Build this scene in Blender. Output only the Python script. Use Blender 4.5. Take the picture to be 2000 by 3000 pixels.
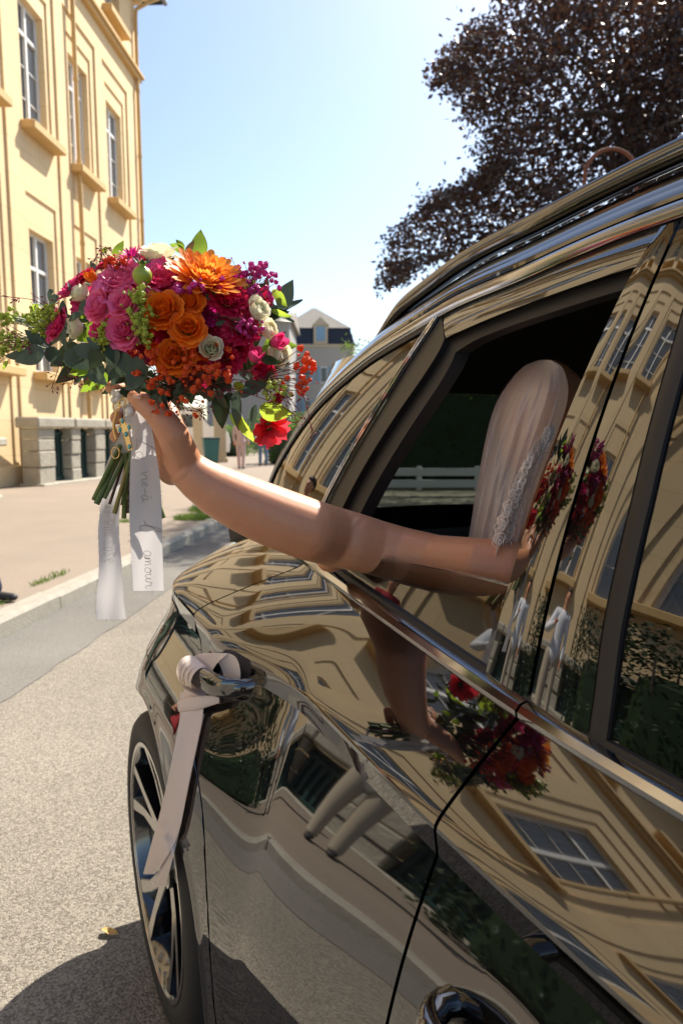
import bpy, bmesh, math, random
import numpy as np
from mathutils import Vector, Matrix, Euler, noise as mnoise

# ------------------------------------------------------------------ reset
for o in list(bpy.data.objects):
    bpy.data.objects.remove(o, do_unlink=True)
scene = bpy.context.scene
COL = scene.collection
random.seed(7)
RNG = np.random.default_rng(11)
rad = math.radians

# ------------------------------------------------------------------ camera, sky, sun, exposure
CAM_H = 1.33
cam_data = bpy.data.cameras.new("camera")
cam_data.sensor_fit = 'VERTICAL'
cam_data.sensor_height = 36.0
cam_data.sensor_width = 24.0
cam_data.lens = 36.0 * 1580.0 / 2352.0
cam_data.clip_start = 0.02
cam_data.clip_end = 2000.0
cam_data.dof.use_dof = True
cam_data.dof.focus_distance = 1.05
cam_data.dof.aperture_fstop = 6.3
cam = bpy.data.objects.new("camera", cam_data)
COL.objects.link(cam)
cam.location = (0.0, 0.0, CAM_H)
cam.rotation_euler = (rad(90.0) - math.atan(186.0 / 1580.0), 0.0, 0.0)
scene.camera = cam

SUN_AZ = rad(36.0)      # to the right of straight ahead (+Y), towards +X
SUN_EL = rad(50.0)
world = bpy.data.worlds.new("World")
scene.world = world
world.use_nodes = True
wn = world.node_tree
wn.nodes.clear()
sky = wn.nodes.new("ShaderNodeTexSky")
sky.sky_type = 'NISHITA'
sky.sun_disc = False
sky.sun_elevation = SUN_EL
sky.sun_rotation = SUN_AZ
sky.air_density = 1.0
sky.dust_density = 1.2
sky.ozone_density = 1.0
bg = wn.nodes.new("ShaderNodeBackground")
bg.inputs[1].default_value = 0.095
wo = wn.nodes.new("ShaderNodeOutputWorld")
wn.links.new(sky.outputs[0], bg.inputs[0])
wn.links.new(bg.outputs[0], wo.inputs[0])

sun_data = bpy.data.lights.new("sun", 'SUN')
sun_data.energy = 4.6
sun_data.angle = rad(0.55)
sun_data.color = (1.0, 0.92, 0.80)
sun = bpy.data.objects.new("sun", sun_data)
COL.objects.link(sun)
sdir = Vector((math.sin(SUN_AZ) * math.cos(SUN_EL), math.cos(SUN_AZ) * math.cos(SUN_EL), math.sin(SUN_EL)))
sun.rotation_euler = (-sdir).to_track_quat('-Z', 'Y').to_euler()
sun.location = (6, 12, 20)

vs = scene.view_settings
vs.view_transform = 'Standard'
vs.look = 'None'
vs.exposure = 1.22
vs.gamma = 1.0
vs.use_curve_mapping = False

scene.render.film_transparent = False
scene.cycles.max_bounces = 8
scene.cycles.transparent_max_bounces = 12
scene.cycles.transmission_bounces = 6
scene.cycles.glossy_bounces = 5
scene.cycles.sample_clamp_indirect = 6.0
scene.cycles.caustics_reflective = False
scene.cycles.caustics_refractive = False

# ------------------------------------------------------------------ helpers
def make_obj(name, verts, faces, mat=None, parent=None, smooth=False, sharp=None, loc=None, rot=None):
    me = bpy.data.meshes.new(name)
    me.from_pydata([tuple(v) for v in verts], [], [tuple(f) for f in faces])
    if smooth:
        me.polygons.foreach_set("use_smooth", [True] * len(me.polygons))
        if sharp is not None:
            me.set_sharp_from_angle(angle=rad(sharp))
    if mat is not None:
        me.materials.append(mat)
    me.update()
    o = bpy.data.objects.new(name, me)
    COL.objects.link(o)
    if parent is not None:
        o.parent = parent
    if loc is not None:
        o.location = loc
    if rot is not None:
        o.rotation_euler = rot
    return o

def link_copy(src, parent=None, name=None, loc=None, rot=None, scale=None, mat4=None):
    o = src.copy()
    if name:
        o.name = name
    COL.objects.link(o)
    o.parent = parent
    if mat4 is not None:
        o.matrix_local = mat4
    if loc is not None:
        o.location = loc
    if rot is not None:
        o.rotation_euler = rot
    if scale is not None:
        o.scale = scale
    return o

def tag(o, label, cat, group=None):
    o["label"] = label
    o["category"] = cat
    if group:
        o["group"] = group
    return o

def kind(o, k):
    o["kind"] = k
    return o

def empty(name, loc=(0, 0, 0), rotz=0.0):
    o = bpy.data.objects.new(name, None)
    o.empty_display_size = 0.1
    COL.objects.link(o)
    o.location = loc
    o.rotation_euler = (0, 0, rotz)
    return o

class MB:
    """collects simple solids; build() links them as one mesh object"""
    def __init__(self):
        self.v = []
        self.f = []
    def add(self, verts, faces):
        b = len(self.v)
        self.v += [tuple(p) for p in verts]
        self.f += [tuple(i + b for i in f) for f in faces]
        return self
    def box(self, x0, x1, y0, y1, z0, z1):
        v = [(x0, y0, z0), (x1, y0, z0), (x1, y1, z0), (x0, y1, z0), (x0, y0, z1), (x1, y0, z1), (x1, y1, z1), (x0, y1, z1)]
        f = [(0, 3, 2, 1), (4, 5, 6, 7), (0, 1, 5, 4), (1, 2, 6, 5), (2, 3, 7, 6), (3, 0, 4, 7)]
        return self.add(v, f)
    def bbox(self, x0, x1, y0, y1, z0, z1, b=0.01):
        """box with chamfered edges"""
        bm = bmesh.new()
        bmesh.ops.create_cube(bm, size=1.0)
        for v in bm.verts:
            v.co = Vector(((x0 + x1) / 2 + v.co.x * (x1 - x0), (y0 + y1) / 2 + v.co.y * (y1 - y0), (z0 + z1) / 2 + v.co.z * (z1 - z0)))
        bmesh.ops.bevel(bm, geom=bm.edges[:], offset=b, segments=1, affect='EDGES')
        bm.verts.index_update()
        r = self.add([v.co[:] for v in bm.verts], [[v.index for v in f.verts] for f in bm.faces])
        bm.free()
        return r
    def tube(self, pts, r, seg=8, cap=True):
        pts = [Vector(p) for p in pts]
        n = len(pts)
        rs = r if hasattr(r, '__len__') else [r] * n
        rings = []
        up = None
        for i, p in enumerate(pts):
            d = (pts[min(i + 1, n - 1)] - pts[max(i - 1, 0)])
            if d.length < 1e-9:
                d = Vector((0, 0, 1))
            d.normalize()
            if up is None:
                a = Vector((0, 0, 1)) if abs(d.z) < 0.9 else Vector((1, 0, 0))
                up = d.cross(a).normalized()
            else:
                up = (up - d * up.dot(d))
                if up.length < 1e-6:
                    up = d.cross(Vector((0.3, 0.5, 0.8)))
                up.normalize()
            w = d.cross(up)
            rings.append([p + (up * math.cos(2 * math.pi * k / seg) + w * math.sin(2 * math.pi * k / seg)) * rs[i] for k in range(seg)])
        v = [q for ring in rings for q in ring]
        f = []
        for i in range(n - 1):
            for k in range(seg):
                f.append((i * seg + k, i * seg + (k + 1) % seg, (i + 1) * seg + (k + 1) % seg, (i + 1) * seg + k))
        if cap:
            f.append(tuple(range(seg - 1, -1, -1)))
            f.append(tuple((n - 1) * seg + k for k in range(seg)))
        return self.add(v, f)
    def grid(self, pts, flip=False):
        """pts[i][j] rows"""
        nr, nc = len(pts), len(pts[0])
        v = [p for row in pts for p in row]
        f = []
        for i in range(nr - 1):
            for j in range(nc - 1):
                q = (i * nc + j, i * nc + j + 1, (i + 1) * nc + j + 1, (i + 1) * nc + j)
                f.append(q[::-1] if flip else q)
        return self.add(v, f)
    def lathe(self, prof, seg=24, axis='z', center=(0, 0, 0)):
        v = []
        for (r, h) in prof:
            for k in range(seg):
                a = 2 * math.pi * k / seg
                c, s = r * math.cos(a), r * math.sin(a)
                p = {'z': (c, s, h), 'y': (c, h, s), 'x': (h, c, s)}[axis]
                v.append((p[0] + center[0], p[1] + center[1], p[2] + center[2]))
        f = []
        for i in range(len(prof) - 1):
            for k in range(seg):
                f.append((i * seg + k, i * seg + (k + 1) % seg, (i + 1) * seg + (k + 1) % seg, (i + 1) * seg + k))
        return self.add(v, f)
    def build(self, name, mat, parent=None, smooth=False, sharp=None, **kw):
        return make_obj(name, self.v, self.f, mat, parent, smooth, sharp, **kw)

def lerp(a, b, t):
    return a + (b - a) * t

def smst(a, b, x):
    t = np.clip((x - a) / (b - a), 0, 1)
    return t * t * (3 - 2 * t)

def spline(xs, ys):
    """natural cubic spline through the table"""
    xs = np.array(xs, float); ys = np.array(ys, float)
    n = len(xs); h = np.diff(xs)
    Am = np.eye(n); r = np.zeros(n)
    for i in range(1, n - 1):
        Am[i, i - 1] = h[i - 1]; Am[i, i] = 2 * (h[i - 1] + h[i]); Am[i, i + 1] = h[i]
        r[i] = 6 * ((ys[i + 1] - ys[i]) / h[i] - (ys[i] - ys[i - 1]) / h[i - 1])
    m = np.linalg.solve(Am, r)
    def f(x):
        x = float(min(max(x, xs[0]), xs[-1]))
        i = int(min(max(np.searchsorted(xs, x) - 1, 0), n - 2))
        a = (xs[i + 1] - x) / h[i]; b = (x - xs[i]) / h[i]
        return a * ys[i] + b * ys[i + 1] + ((a ** 3 - a) * m[i] + (b ** 3 - b) * m[i + 1]) * h[i] ** 2 / 6
    return f

def lin(xs, ys):
    return lambda x: float(np.interp(x, xs, ys))

def catmull(pts, n):
    """resample a polyline smoothly"""
    P = [Vector(p) for p in pts]
    P = [P[0] * 2 - P[1]] + P + [P[-1] * 2 - P[-2]]
    out = []
    segs = len(P) - 3
    for k in range(n):
        t = k / (n - 1) * segs
        i = min(int(t), segs - 1); u = t - i
        a, b, c, d = P[i:i + 4]
        out.append(0.5 * ((2 * b) + (c - a) * u + (2 * a - 5 * b + 4 * c - d) * u * u + (3 * b - a - 3 * c + d) * u ** 3))
    return out

# ------------------------------------------------------------------ materials
def srgb(r, g, b):
    f = lambda c: (c / 255 / 12.92) if c / 255 <= 0.04045 else ((c / 255 + 0.055) / 1.055) ** 2.4
    return (f(r), f(g), f(b), 1.0)

def mat(name, color, rough=0.5, metal=0.0, ior=1.5, coat=0.0, coat_rough=0.03, trans=0.0, sss=0.0, sss_rad=None,
        noise=None, bump=None, alpha=1.0, emit=None, spec=None, sheen=0.0):
    """noise=(scale, amount, detail, color2) mixes towards color2; bump=(scale, strength, distance)"""
    m = bpy.data.materials.new(name)
    m.use_nodes = True
    nt = m.node_tree
    b = nt.nodes["Principled BSDF"]
    c = tuple(color) + (1.0,) if len(color) == 3 else tuple(color)
    b.inputs["Base Color"].default_value = c
    b.inputs["Roughness"].default_value = rough
    b.inputs["Metallic"].default_value = metal
    b.inputs["IOR"].default_value = ior
    b.inputs["Coat Weight"].default_value = coat
    b.inputs["Coat Roughness"].default_value = coat_rough
    b.inputs["Transmission Weight"].default_value = trans
    b.inputs["Alpha"].default_value = alpha
    if sheen:
        b.inputs["Sheen Weight"].default_value = sheen
    if spec is not None:
        b.inputs["Specular IOR Level"].default_value = spec
    if sss:
        b.inputs["Subsurface Weight"].default_value = sss
        b.inputs["Subsurface Radius"].default_value = sss_rad or (0.01, 0.004, 0.002)
        b.inputs["Subsurface Scale"].default_value = 1.0
    tc = nt.nodes.new("ShaderNodeTexCoord")
    if noise:
        lst = noise if isinstance(noise, list) else [noise]
        prev = None
        for (sc, amt, det, c2) in lst:
            nz = nt.nodes.new("ShaderNodeTexNoise")
            nz.inputs["Scale"].default_value = sc
            nz.inputs["Detail"].default_value = det
            nz.inputs["Roughness"].default_value = 0.6
            nt.links.new(tc.outputs["Object"], nz.inputs["Vector"])
            mr = nt.nodes.new("ShaderNodeMapRange")
            mr.inputs["From Min"].default_value = 0.35
            mr.inputs["From Max"].default_value = 0.68
            mr.inputs["To Max"].default_value = amt
            nt.links.new(nz.outputs["Fac"], mr.inputs["Value"])
            mx = nt.nodes.new("ShaderNodeMix")
            mx.data_type = 'RGBA'
            nt.links.new(mr.outputs[0], mx.inputs[0])
            if prev is None:
                mx.inputs[6].default_value = c
            else:
                nt.links.new(prev, mx.inputs[6])
            mx.inputs[7].default_value = tuple(c2) + (1.0,) if len(c2) == 3 else tuple(c2)
            prev = mx.outputs[2]
        nt.links.new(prev, b.inputs["Base Color"])
    if bump:
        lst = bump if isinstance(bump, list) else [bump]
        prevn = None
        for (sc, st, dist) in lst:
            nz = nt.nodes.new("ShaderNodeTexNoise")
            nz.inputs["Scale"].default_value = sc
            nz.inputs["Detail"].default_value = 4
            nt.links.new(tc.outputs["Object"], nz.inputs["Vector"])
            bp = nt.nodes.new("ShaderNodeBump")
            bp.inputs["Strength"].default_value = st
            bp.inputs["Distance"].default_value = dist
            nt.links.new(nz.outputs["Fac"], bp.inputs["Height"])
            if prevn is not None:
                nt.links.new(prevn, bp.inputs["Normal"])
            prevn = bp.outputs[0]
        nt.links.new(prevn, b.inputs["Normal"])
    if emit:
        b.inputs["Emission Color"].default_value = tuple(emit[0]) + (1.0,)
        b.inputs["Emission Strength"].default_value = emit[1]
    return m

def leafmat(name, color, back=None, rough=0.45, transl=0.45, noise_c=None, scale=30.0, lightc=None):
    """diffuse/gloss mixed with translucent so that back-lit petals and leaves glow"""
    m = bpy.data.materials.new(name)
    m.use_nodes = True
    nt = m.node_tree
    b = nt.nodes["Principled BSDF"]
    out = nt.nodes["Material Output"]
    b.inputs["Roughness"].default_value = rough
    b.inputs["Specular IOR Level"].default_value = 0.35
    c = tuple(color) + (1.0,)
    c2 = (tuple(noise_c) if noise_c else tuple(x * 0.75 for x in color)) + (1.0,)
    tc = nt.nodes.new("ShaderNodeTexCoord")
    nz = nt.nodes.new("ShaderNodeTexNoise")
    nz.inputs["Scale"].default_value = scale
    nz.inputs["Detail"].default_value = 3
    nt.links.new(tc.outputs["Object"], nz.inputs["Vector"])
    oi = nt.nodes.new("ShaderNodeObjectInfo")
    ad = nt.nodes.new("ShaderNodeMath")
    ad.operation = 'MULTIPLY_ADD'
    ad.inputs[1].default_value = 0.5
    nt.links.new(oi.outputs["Random"], ad.inputs[0])
    nt.links.new(nz.outputs["Fac"], ad.inputs[2])
    mr = nt.nodes.new("ShaderNodeMapRange")
    mr.inputs["From Min"].default_value = 0.4
    mr.inputs["From Max"].default_value = 1.0
    nt.links.new(ad.outputs[0], mr.inputs["Value"])
    mx = nt.nodes.new("ShaderNodeMix")
    mx.data_type = 'RGBA'
    mx.inputs[6].default_value = c
    mx.inputs[7].default_value = c2
    nt.links.new(mr.outputs[0], mx.inputs[0])
    nt.links.new(mx.outputs[2], b.inputs["Base Color"])
    tr = nt.nodes.new("ShaderNodeBsdfTranslucent")
    if lightc:
        tr.inputs[0].default_value = tuple(lightc) + (1.0,)
    else:
        nt.links.new(mx.outputs[2], tr.inputs[0])
    ms = nt.nodes.new("ShaderNodeMixShader")
    ms.inputs[0].default_value = transl
    nt.links.new(b.outputs[0], ms.inputs[1])
    nt.links.new(tr.outputs[0], ms.inputs[2])
    nt.links.new(ms.outputs[0], out.inputs[0])
    return m

M = {}
M['paint'] = mat('black_paint', (0.004, 0.004, 0.0045), rough=0.03, ior=1.95, coat=0.5, coat_rough=0.01)
M['gloss'] = mat('gloss_black_trim', (0.004, 0.004, 0.004), rough=0.03, ior=2.1, coat=0.5, coat_rough=0.01)
M['chrome'] = mat('dark_chrome', (0.42, 0.43, 0.45), rough=0.1, metal=1.0)
M['bright'] = mat('bright_chrome', (0.6, 0.6, 0.62), rough=0.06, metal=1.0)
M['rubber'] = mat('seal_rubber', (0.012, 0.012, 0.013), rough=0.55, bump=(400, 0.1, 0.001))
M['satin'] = mat('satin_black', (0.010, 0.009, 0.008), rough=0.42)
M['interior'] = mat('interior_trim', (0.012, 0.012, 0.013), rough=0.7, bump=(500, 0.2, 0.001))
M['headliner'] = mat('headliner', (0.02, 0.018, 0.016), rough=0.9)
M['leather'] = mat('seat_leather', (0.014, 0.013, 0.013), rough=0.5, bump=(300, 0.25, 0.001))
def glass_mat(name, tint, refl_ior, opac):
    m = bpy.data.materials.new(name)
    m.use_nodes = True
    nt = m.node_tree
    nt.nodes.clear()
    out = nt.nodes.new("ShaderNodeOutputMaterial")
    tr = nt.nodes.new("ShaderNodeBsdfTransparent")
    tr.inputs[0].default_value = tuple(tint) + (1.0,)
    gl = nt.nodes.new("ShaderNodeBsdfGlossy")
    gl.inputs["Roughness"].default_value = 0.004
    gl.inputs[0].default_value = (1, 1, 1, 1)
    fr = nt.nodes.new("ShaderNodeFresnel")
    fr.inputs[0].default_value = refl_ior
    mx = nt.nodes.new("ShaderNodeMixShader")
    nt.links.new(fr.outputs[0], mx.inputs[0])
    nt.links.new(tr.outputs[0], mx.inputs[1])
    nt.links.new(gl.outputs[0], mx.inputs[2])
    nt.links.new(mx.outputs[0], out.inputs[0])
    return m
M['glass'] = glass_mat('side_glass', (0.55, 0.56, 0.54), 1.75, 0)
M['privacy'] = glass_mat('privacy_glass', (0.05, 0.052, 0.05), 2.0, 0)
M['tinted'] = glass_mat('tinted_rear_glass', (0.22, 0.25, 0.22), 1.5, 0)
M['clearglass'] = glass_mat('clear_glass', (0.62, 0.68, 0.64), 1.5, 0)
# ------------------------------------------------------------------ more materials: the street
def asphalt_mat(name, base, dark, light, scale):
    """chip-sealed road: pale and dark stones in a binder, real small relief"""
    m = bpy.data.materials.new(name)
    m.use_nodes = True
    nt = m.node_tree
    b = nt.nodes["Principled BSDF"]
    b.inputs["Roughness"].default_value = 0.85
    b.inputs["Specular IOR Level"].default_value = 0.25
    tc = nt.nodes.new("ShaderNodeTexCoord")
    vo = nt.nodes.new("ShaderNodeTexVoronoi")
    vo.inputs["Scale"].default_value = scale
    vo.inputs["Randomness"].default_value = 1.0
    nt.links.new(tc.outputs["Object"], vo.inputs["Vector"])
    cr = nt.nodes.new("ShaderNodeValToRGB")
    e = cr.color_ramp.elements
    e[0].position = 0.05; e[0].color = tuple(dark) + (1,)
    e[1].position = 0.9; e[1].color = tuple(light) + (1,)
    em = cr.color_ramp.elements.new(0.5); em.color = tuple(base) + (1,)
    sep = nt.nodes.new("ShaderNodeSeparateColor")
    nt.links.new(vo.outputs["Color"], sep.inputs[0])
    nt.links.new(sep.outputs[0], cr.inputs[0])
    nz = nt.nodes.new("ShaderNodeTexNoise")
    nz.inputs["Scale"].default_value = 0.9
    nz.inputs["Detail"].default_value = 5
    nt.links.new(tc.outputs["Object"], nz.inputs["Vector"])
    mx = nt.nodes.new("ShaderNodeMix")
    mx.data_type = 'RGBA'; mx.blend_type = 'MULTIPLY'
    mr = nt.nodes.new("ShaderNodeMapRange")
    mr.inputs["From Min"].default_value = 0.3; mr.inputs["From Max"].default_value = 0.7
    mr.inputs["To Min"].default_value = 0.78; mr.inputs["To Max"].default_value = 1.08
    nt.links.new(nz.outputs["Fac"], mr.inputs["Value"])
    mx.inputs[0].default_value = 1.0
    nt.links.new(cr.outputs[0], mx.inputs[6])
    nt.links.new(mr.outputs[0], mx.inputs[7])
    nt.links.new(mx.outputs[2], b.inputs["Base Color"])
    inv = nt.nodes.new("ShaderNodeMath"); inv.operation = 'SUBTRACT'
    inv.inputs[0].default_value = 1.0
    nt.links.new(vo.outputs["Distance"], inv.inputs[1])
    bp = nt.nodes.new("ShaderNodeBump")
    bp.inputs["Strength"].default_value = 0.9
    bp.inputs["Distance"].default_value = 0.45 / scale
    nt.links.new(inv.outputs[0], bp.inputs["Height"])
    nt.links.new(bp.outputs[0], b.inputs["Normal"])
    return m
M['road'] = asphalt_mat('chip_road', (0.215, 0.193, 0.158), (0.125, 0.11, 0.09), (0.30, 0.272, 0.225), 200.0)
M['strip'] = asphalt_mat('smooth_asphalt', (0.165, 0.157, 0.14), (0.125, 0.118, 0.105), (0.21, 0.20, 0.178), 260.0)
M['pave'] = mat('pavement', (0.235, 0.19, 0.145), rough=0.9, noise=[(1.2, 0.8, 6, (0.29, 0.235, 0.18)), (0.35, 0.6, 4, (0.20, 0.165, 0.13)), (45, 0.5, 3, (0.165, 0.13, 0.10))], bump=(220, 0.5, 0.004))
M['kerb'] = mat('kerb_stone', (0.30, 0.275, 0.225), rough=0.85, noise=[(9, 0.7, 5, (0.20, 0.18, 0.145)), (70, 0.5, 3, (0.36, 0.335, 0.28))], bump=(60, 0.5, 0.006))
M['grass'] = leafmat('grass_blades', (0.10, 0.19, 0.03), transl=0.4, noise_c=(0.17, 0.24, 0.05), scale=5)
M['stone'] = mat('wall_stone', (0.36, 0.335, 0.27), rough=0.9, noise=[(5, 0.8, 6, (0.26, 0.235, 0.18)), (40, 0.4, 3, (0.45, 0.42, 0.35))], bump=[(14, 0.7, 0.02), (90, 0.4, 0.004)])
M['greenmetal'] = mat('green_painted_metal', (0.012, 0.045, 0.042), rough=0.45)
M['soil'] = mat('planted_soil', (0.08, 0.06, 0.04), rough=1.0, noise=(20, 0.8, 5, (0.04, 0.05, 0.02)))

def facade_mat():
    m = bpy.data.materials.new('cream_render')
    m.use_nodes = True
    nt = m.node_tree
    b = nt.nodes["Principled BSDF"]
    b.inputs["Roughness"].default_value = 0.85
    b.inputs["Specular IOR Level"].default_value = 0.2
    tc = nt.nodes.new("ShaderNodeTexCoord")
    # scored joints of the render: thin lines, local y along the wall, z up
    mp = nt.nodes.new("ShaderNodeSeparateXYZ")
    nt.links.new(tc.outputs["Object"], mp.inputs[0])
    cb = nt.nodes.new("ShaderNodeCombineXYZ")
    nt.links.new(mp.outputs["Y"], cb.inputs["X"])
    nt.links.new(mp.outputs["Z"], cb.inputs["Y"])
    br = nt.nodes.new("ShaderNodeTexBrick")
    br.inputs["Scale"].default_value = 1.0
    br.inputs["Brick Width"].default_value = 1.6
    br.inputs["Row Height"].default_value = 0.78
    br.inputs["Mortar Size"].default_value = 0.006
    br.inputs["Mortar Smooth"].default_value = 0.4
    br.inputs["Color1"].default_value = (0.715, 0.545, 0.32, 1)
    br.inputs["Color2"].default_value = (0.735, 0.565, 0.335, 1)
    br.inputs["Mortar"].default_value = (0.50, 0.34, 0.16, 1)
    nt.links.new(cb.outputs[0], br.inputs["Vector"])
    nz = nt.nodes.new("ShaderNodeTexNoise")
    nz.inputs["Scale"].default_value = 0.5
    nz.inputs["Detail"].default_value = 6
    nt.links.new(tc.outputs["Object"], nz.inputs["Vector"])
    mr = nt.nodes.new("ShaderNodeMapRange")
    mr.inputs["From Min"].default_value = 0.3; mr.inputs["From Max"].default_value = 0.7
    mr.inputs["To Min"].default_value = 0.9; mr.inputs["To Max"].default_value = 1.05
    nt.links.new(nz.outputs["Fac"], mr.inputs["Value"])
    mx = nt.nodes.new("ShaderNodeMix"); mx.data_type = 'RGBA'; mx.blend_type = 'MULTIPLY'
    mx.inputs[0].default_value = 1.0
    nt.links.new(br.outputs["Color"], mx.inputs[6])
    nt.links.new(mr.outputs[0], mx.inputs[7])
    nt.links.new(mx.outputs[2], b.inputs["Base Color"])
    n2 = nt.nodes.new("ShaderNodeTexNoise"); n2.inputs["Scale"].default_value = 120
    nt.links.new(tc.outputs["Object"], n2.inputs["Vector"])
    bp = nt.nodes.new("ShaderNodeBump"); bp.inputs["Strength"].default_value = 0.15; bp.inputs["Distance"].default_value = 0.01
    nt.links.new(n2.outputs["Fac"], bp.inputs["Height"])
    nt.links.new(bp.outputs[0], b.inputs["Normal"])
    return m
M['facade'] = facade_mat()
M['trim'] = mat('ochre_trim', (0.58, 0.39, 0.17), rough=0.8, noise=(3, 0.5, 4, (0.50, 0.33, 0.14)))
M['winframe'] = mat('white_window_frame', (0.72, 0.72, 0.70), rough=0.45)
M['winglass'] = mat('window_glass', (0.10, 0.12, 0.14), rough=0.03, ior=1.6, spec=0.7)
M['houseglass'] = glass_mat('house_glass', (0.9, 0.93, 0.95), 1.45, 0)
M['curtain'] = mat('net_curtain', (0.80, 0.80, 0.80), rough=0.95, noise=(12, 0.4, 2, (0.66, 0.67, 0.69)))
M['slate'] = mat('slate_roof', (0.06, 0.065, 0.075), rough=0.6, noise=(6, 0.7, 5, (0.10, 0.10, 0.11)))
M['zinc'] = mat('zinc_gutter', (0.22, 0.24, 0.26), rough=0.5, metal=0.6)

# ------------------------------------------------------------------ ground
ST = math.tan(rad(5.6))                       # the street runs 5.6 degrees to the right of +Y
def street(x0, y):                            # x of a line parallel to the street through (x0, y=4.28)
    return x0 + (y - 4.28) * ST

g = MB()
xs = [-300, -60, -20, -8, -4, -2, -1, 0, 1, 2, 4, 8, 20, 60, 300]
ysr = [-120, -40, -12, -4, -2, 0, 1, 2, 3, 4, 6, 9, 14, 22, 40, 80, 160, 400]
g.grid([[(x, y, -0.004) for x in xs] for y in ysr])
kind(g.build('ground', M['pave']), 'structure')

def strip(x0a, x0b, ya, yb, z, n=40, wob=0.0, seed=0):
    r = random.Random(seed)
    rows = []
    for i in range(n + 1):
        y = lerp(ya, yb, i / n)
        w = (r.random() - 0.5) * wob
        rows.append([(street(x0a, y), y, z), (street(x0b, y) + w, y, z)])
    return rows
KX = -2.18                                    # street edge of the kerb
road = MB()
road.grid(strip(KX, 6.2, -30, 60, 0.0))
kind(road.build('road', M['road']), 'structure')
sm = MB()
sm.grid(strip(KX, KX + 0.60, -30, 60, 0.004, 500, 0.035, 3))
kind(sm.build('gutter_asphalt', M['strip']), 'structure')
pv = MB()
pv.grid(strip(KX - 16, KX - 0.14, -30, 60, 0.115))
kind(pv.build('pavement', M['pave']), 'structure')
pv2 = MB()
pv2.grid(strip(6.34, 30, -30, 60, 0.115))
kind(pv2.build('pavement_across', M['pave']), 'structure')

def kerb_run(name, xa, xb, y0, y1, label):
    root = empty(name, (street((xa + xb) / 2, 0), 0, 0), -rad(5.6))
    kind(root, 'structure')
    inv = Matrix.LocRotScale(root.location, root.rotation_euler, None).inverted()
    y = y0
    r = random.Random(5)
    k = 0
    while y < y1:
        L = 0.98 + r.random() * 0.06
        mb = MB()
        t = 0.128 + (r.random() - 0.5) * 0.014
        a = street(xa, y); bq = street(xb, y)
        dx = (L - 0.012) * ST
        dy = L - 0.012
        j = (r.random() - 0.5) * 0.012
        pts = [(a + j, y, -0.05), (bq + j, y, -0.05), (bq + j + dx, y + dy, -0.05), (a + j + dx, y + dy, -0.05)]
        top = [(a + j, y, t), (bq + j - 0.0, y, t - 0.03), (bq + j + dx, y + dy, t - 0.03), (a + j + dx, y + dy, t)]
        mid = [(bq + j - 0.03, y, t), (bq + j + dx - 0.03, y + dy, t)]
        V = [inv @ Vector(p) for p in pts + top + mid]
        F = [(1, 2, 6, 5), (0, 4, 7, 3), (4, 8, 9, 7), (8, 5, 6, 9), (0, 1, 5, 8, 4), (3, 7, 9, 6, 2)]
        make_obj('kerb_stone', V, F, M['kerb'], root)
        y += L
        k += 1
    return root
kerb_run('kerb', KX - 0.15, KX, -3.0, 24.0, 'kerb')

# grass tufts at the back of the kerb
def grass_patch(name, cx, cy, lx, ly, n, h, z=0.115, seed=1):
    r = random.Random(seed)
    mb = MB()
    for _ in range(n):
        a = r.random() * 6.28; q = math.sqrt(r.random())
        x = cx + math.cos(a) * q * lx; y = cy + math.sin(a) * q * ly
        x += (y - cy) * ST
        hh = h * (0.5 + r.random()); t = r.random() * 6.28; w = 0.004
        bx, by = math.cos(t) * w, math.sin(t) * w
        lx2, ly2 = (r.random() - .5) * hh, (r.random() - .5) * hh
        mb.add([(x - bx, y - by, z), (x + bx, y + by, z), (x + lx2 * .4 + bx * .7, y + ly2 * .4 + by * .7, z + hh * .6), (x + lx2, y + ly2, z + hh)], [(0, 1, 2), (0, 2, 3)])
    return kind(mb.build(name, M['grass']), 'stuff')
for i, (cx, cy, lx, ly, n, h) in enumerate([(-2.40, 5.6, 0.05, 0.30, 130, 0.035), (-2.42, 4.7, 0.05, 0.2, 90, 0.03), (-2.0, 9.6, 0.35, 0.35, 1500, 0.05), (-1.75, 10.6, 0.6, 0.5, 2200, 0.07), (-2.75, 9.2, 0.3, 0.12, 420, 0.04)]):
    o = grass_patch('grass', cx, cy, lx, ly, n, h, seed=i + 3)

# ------------------------------------------------------------------ the cream building on the left
FB = Vector((-7.3, 16.75, 0.0))
bld = empty('cream_building', FB, -math.atan(0.042))
tag(bld, 'tall cream rendered building with ochre downpipes and white casement windows', 'building')
BAY = 2.65
W0 = 0.80
NBAY0, NBAY1 = -9, 2
YL = W0 + NBAY0 * BAY - BAY / 2
YR = 8.2

def stepped(ybr, zbr, dep):
    """wall built of flat cells at different depths with real returns between them"""
    mb = MB()
    ny, nz = len(ybr) - 1, len(zbr) - 1
    D = [[dep(i, j) for j in range(nz)] for i in range(ny)]
    for i in range(ny):
        for j in range(nz):
            d = D[i][j]
            y0, y1, z0, z1 = ybr[i], ybr[i + 1], zbr[j], zbr[j + 1]
            if d is not None:
                mb.add([(d, y0, z0), (d, y1, z0), (d, y1, z1), (d, y0, z1)], [(0, 1, 2, 3)])
            if i + 1 < ny:
                e = D[i + 1][j]
                a = d if d is not None else -0.34
                c = e if e is not None else -0.34
                if a != c:
                    mb.add([(a, y1, z0), (c, y1, z0), (c, y1, z1), (a, y1, z1)], [(0, 1, 2, 3)])
            if j + 1 < nz:
                e = D[i][j + 1]
                a = d if d is not None else -0.34
                c = e if e is not None else -0.34
                if a != c:
                    mb.add([(a, y0, z1), (a, y1, z1), (c, y1, z1), (c, y0, z1)], [(0, 1, 2, 3)])
    return mb

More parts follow.
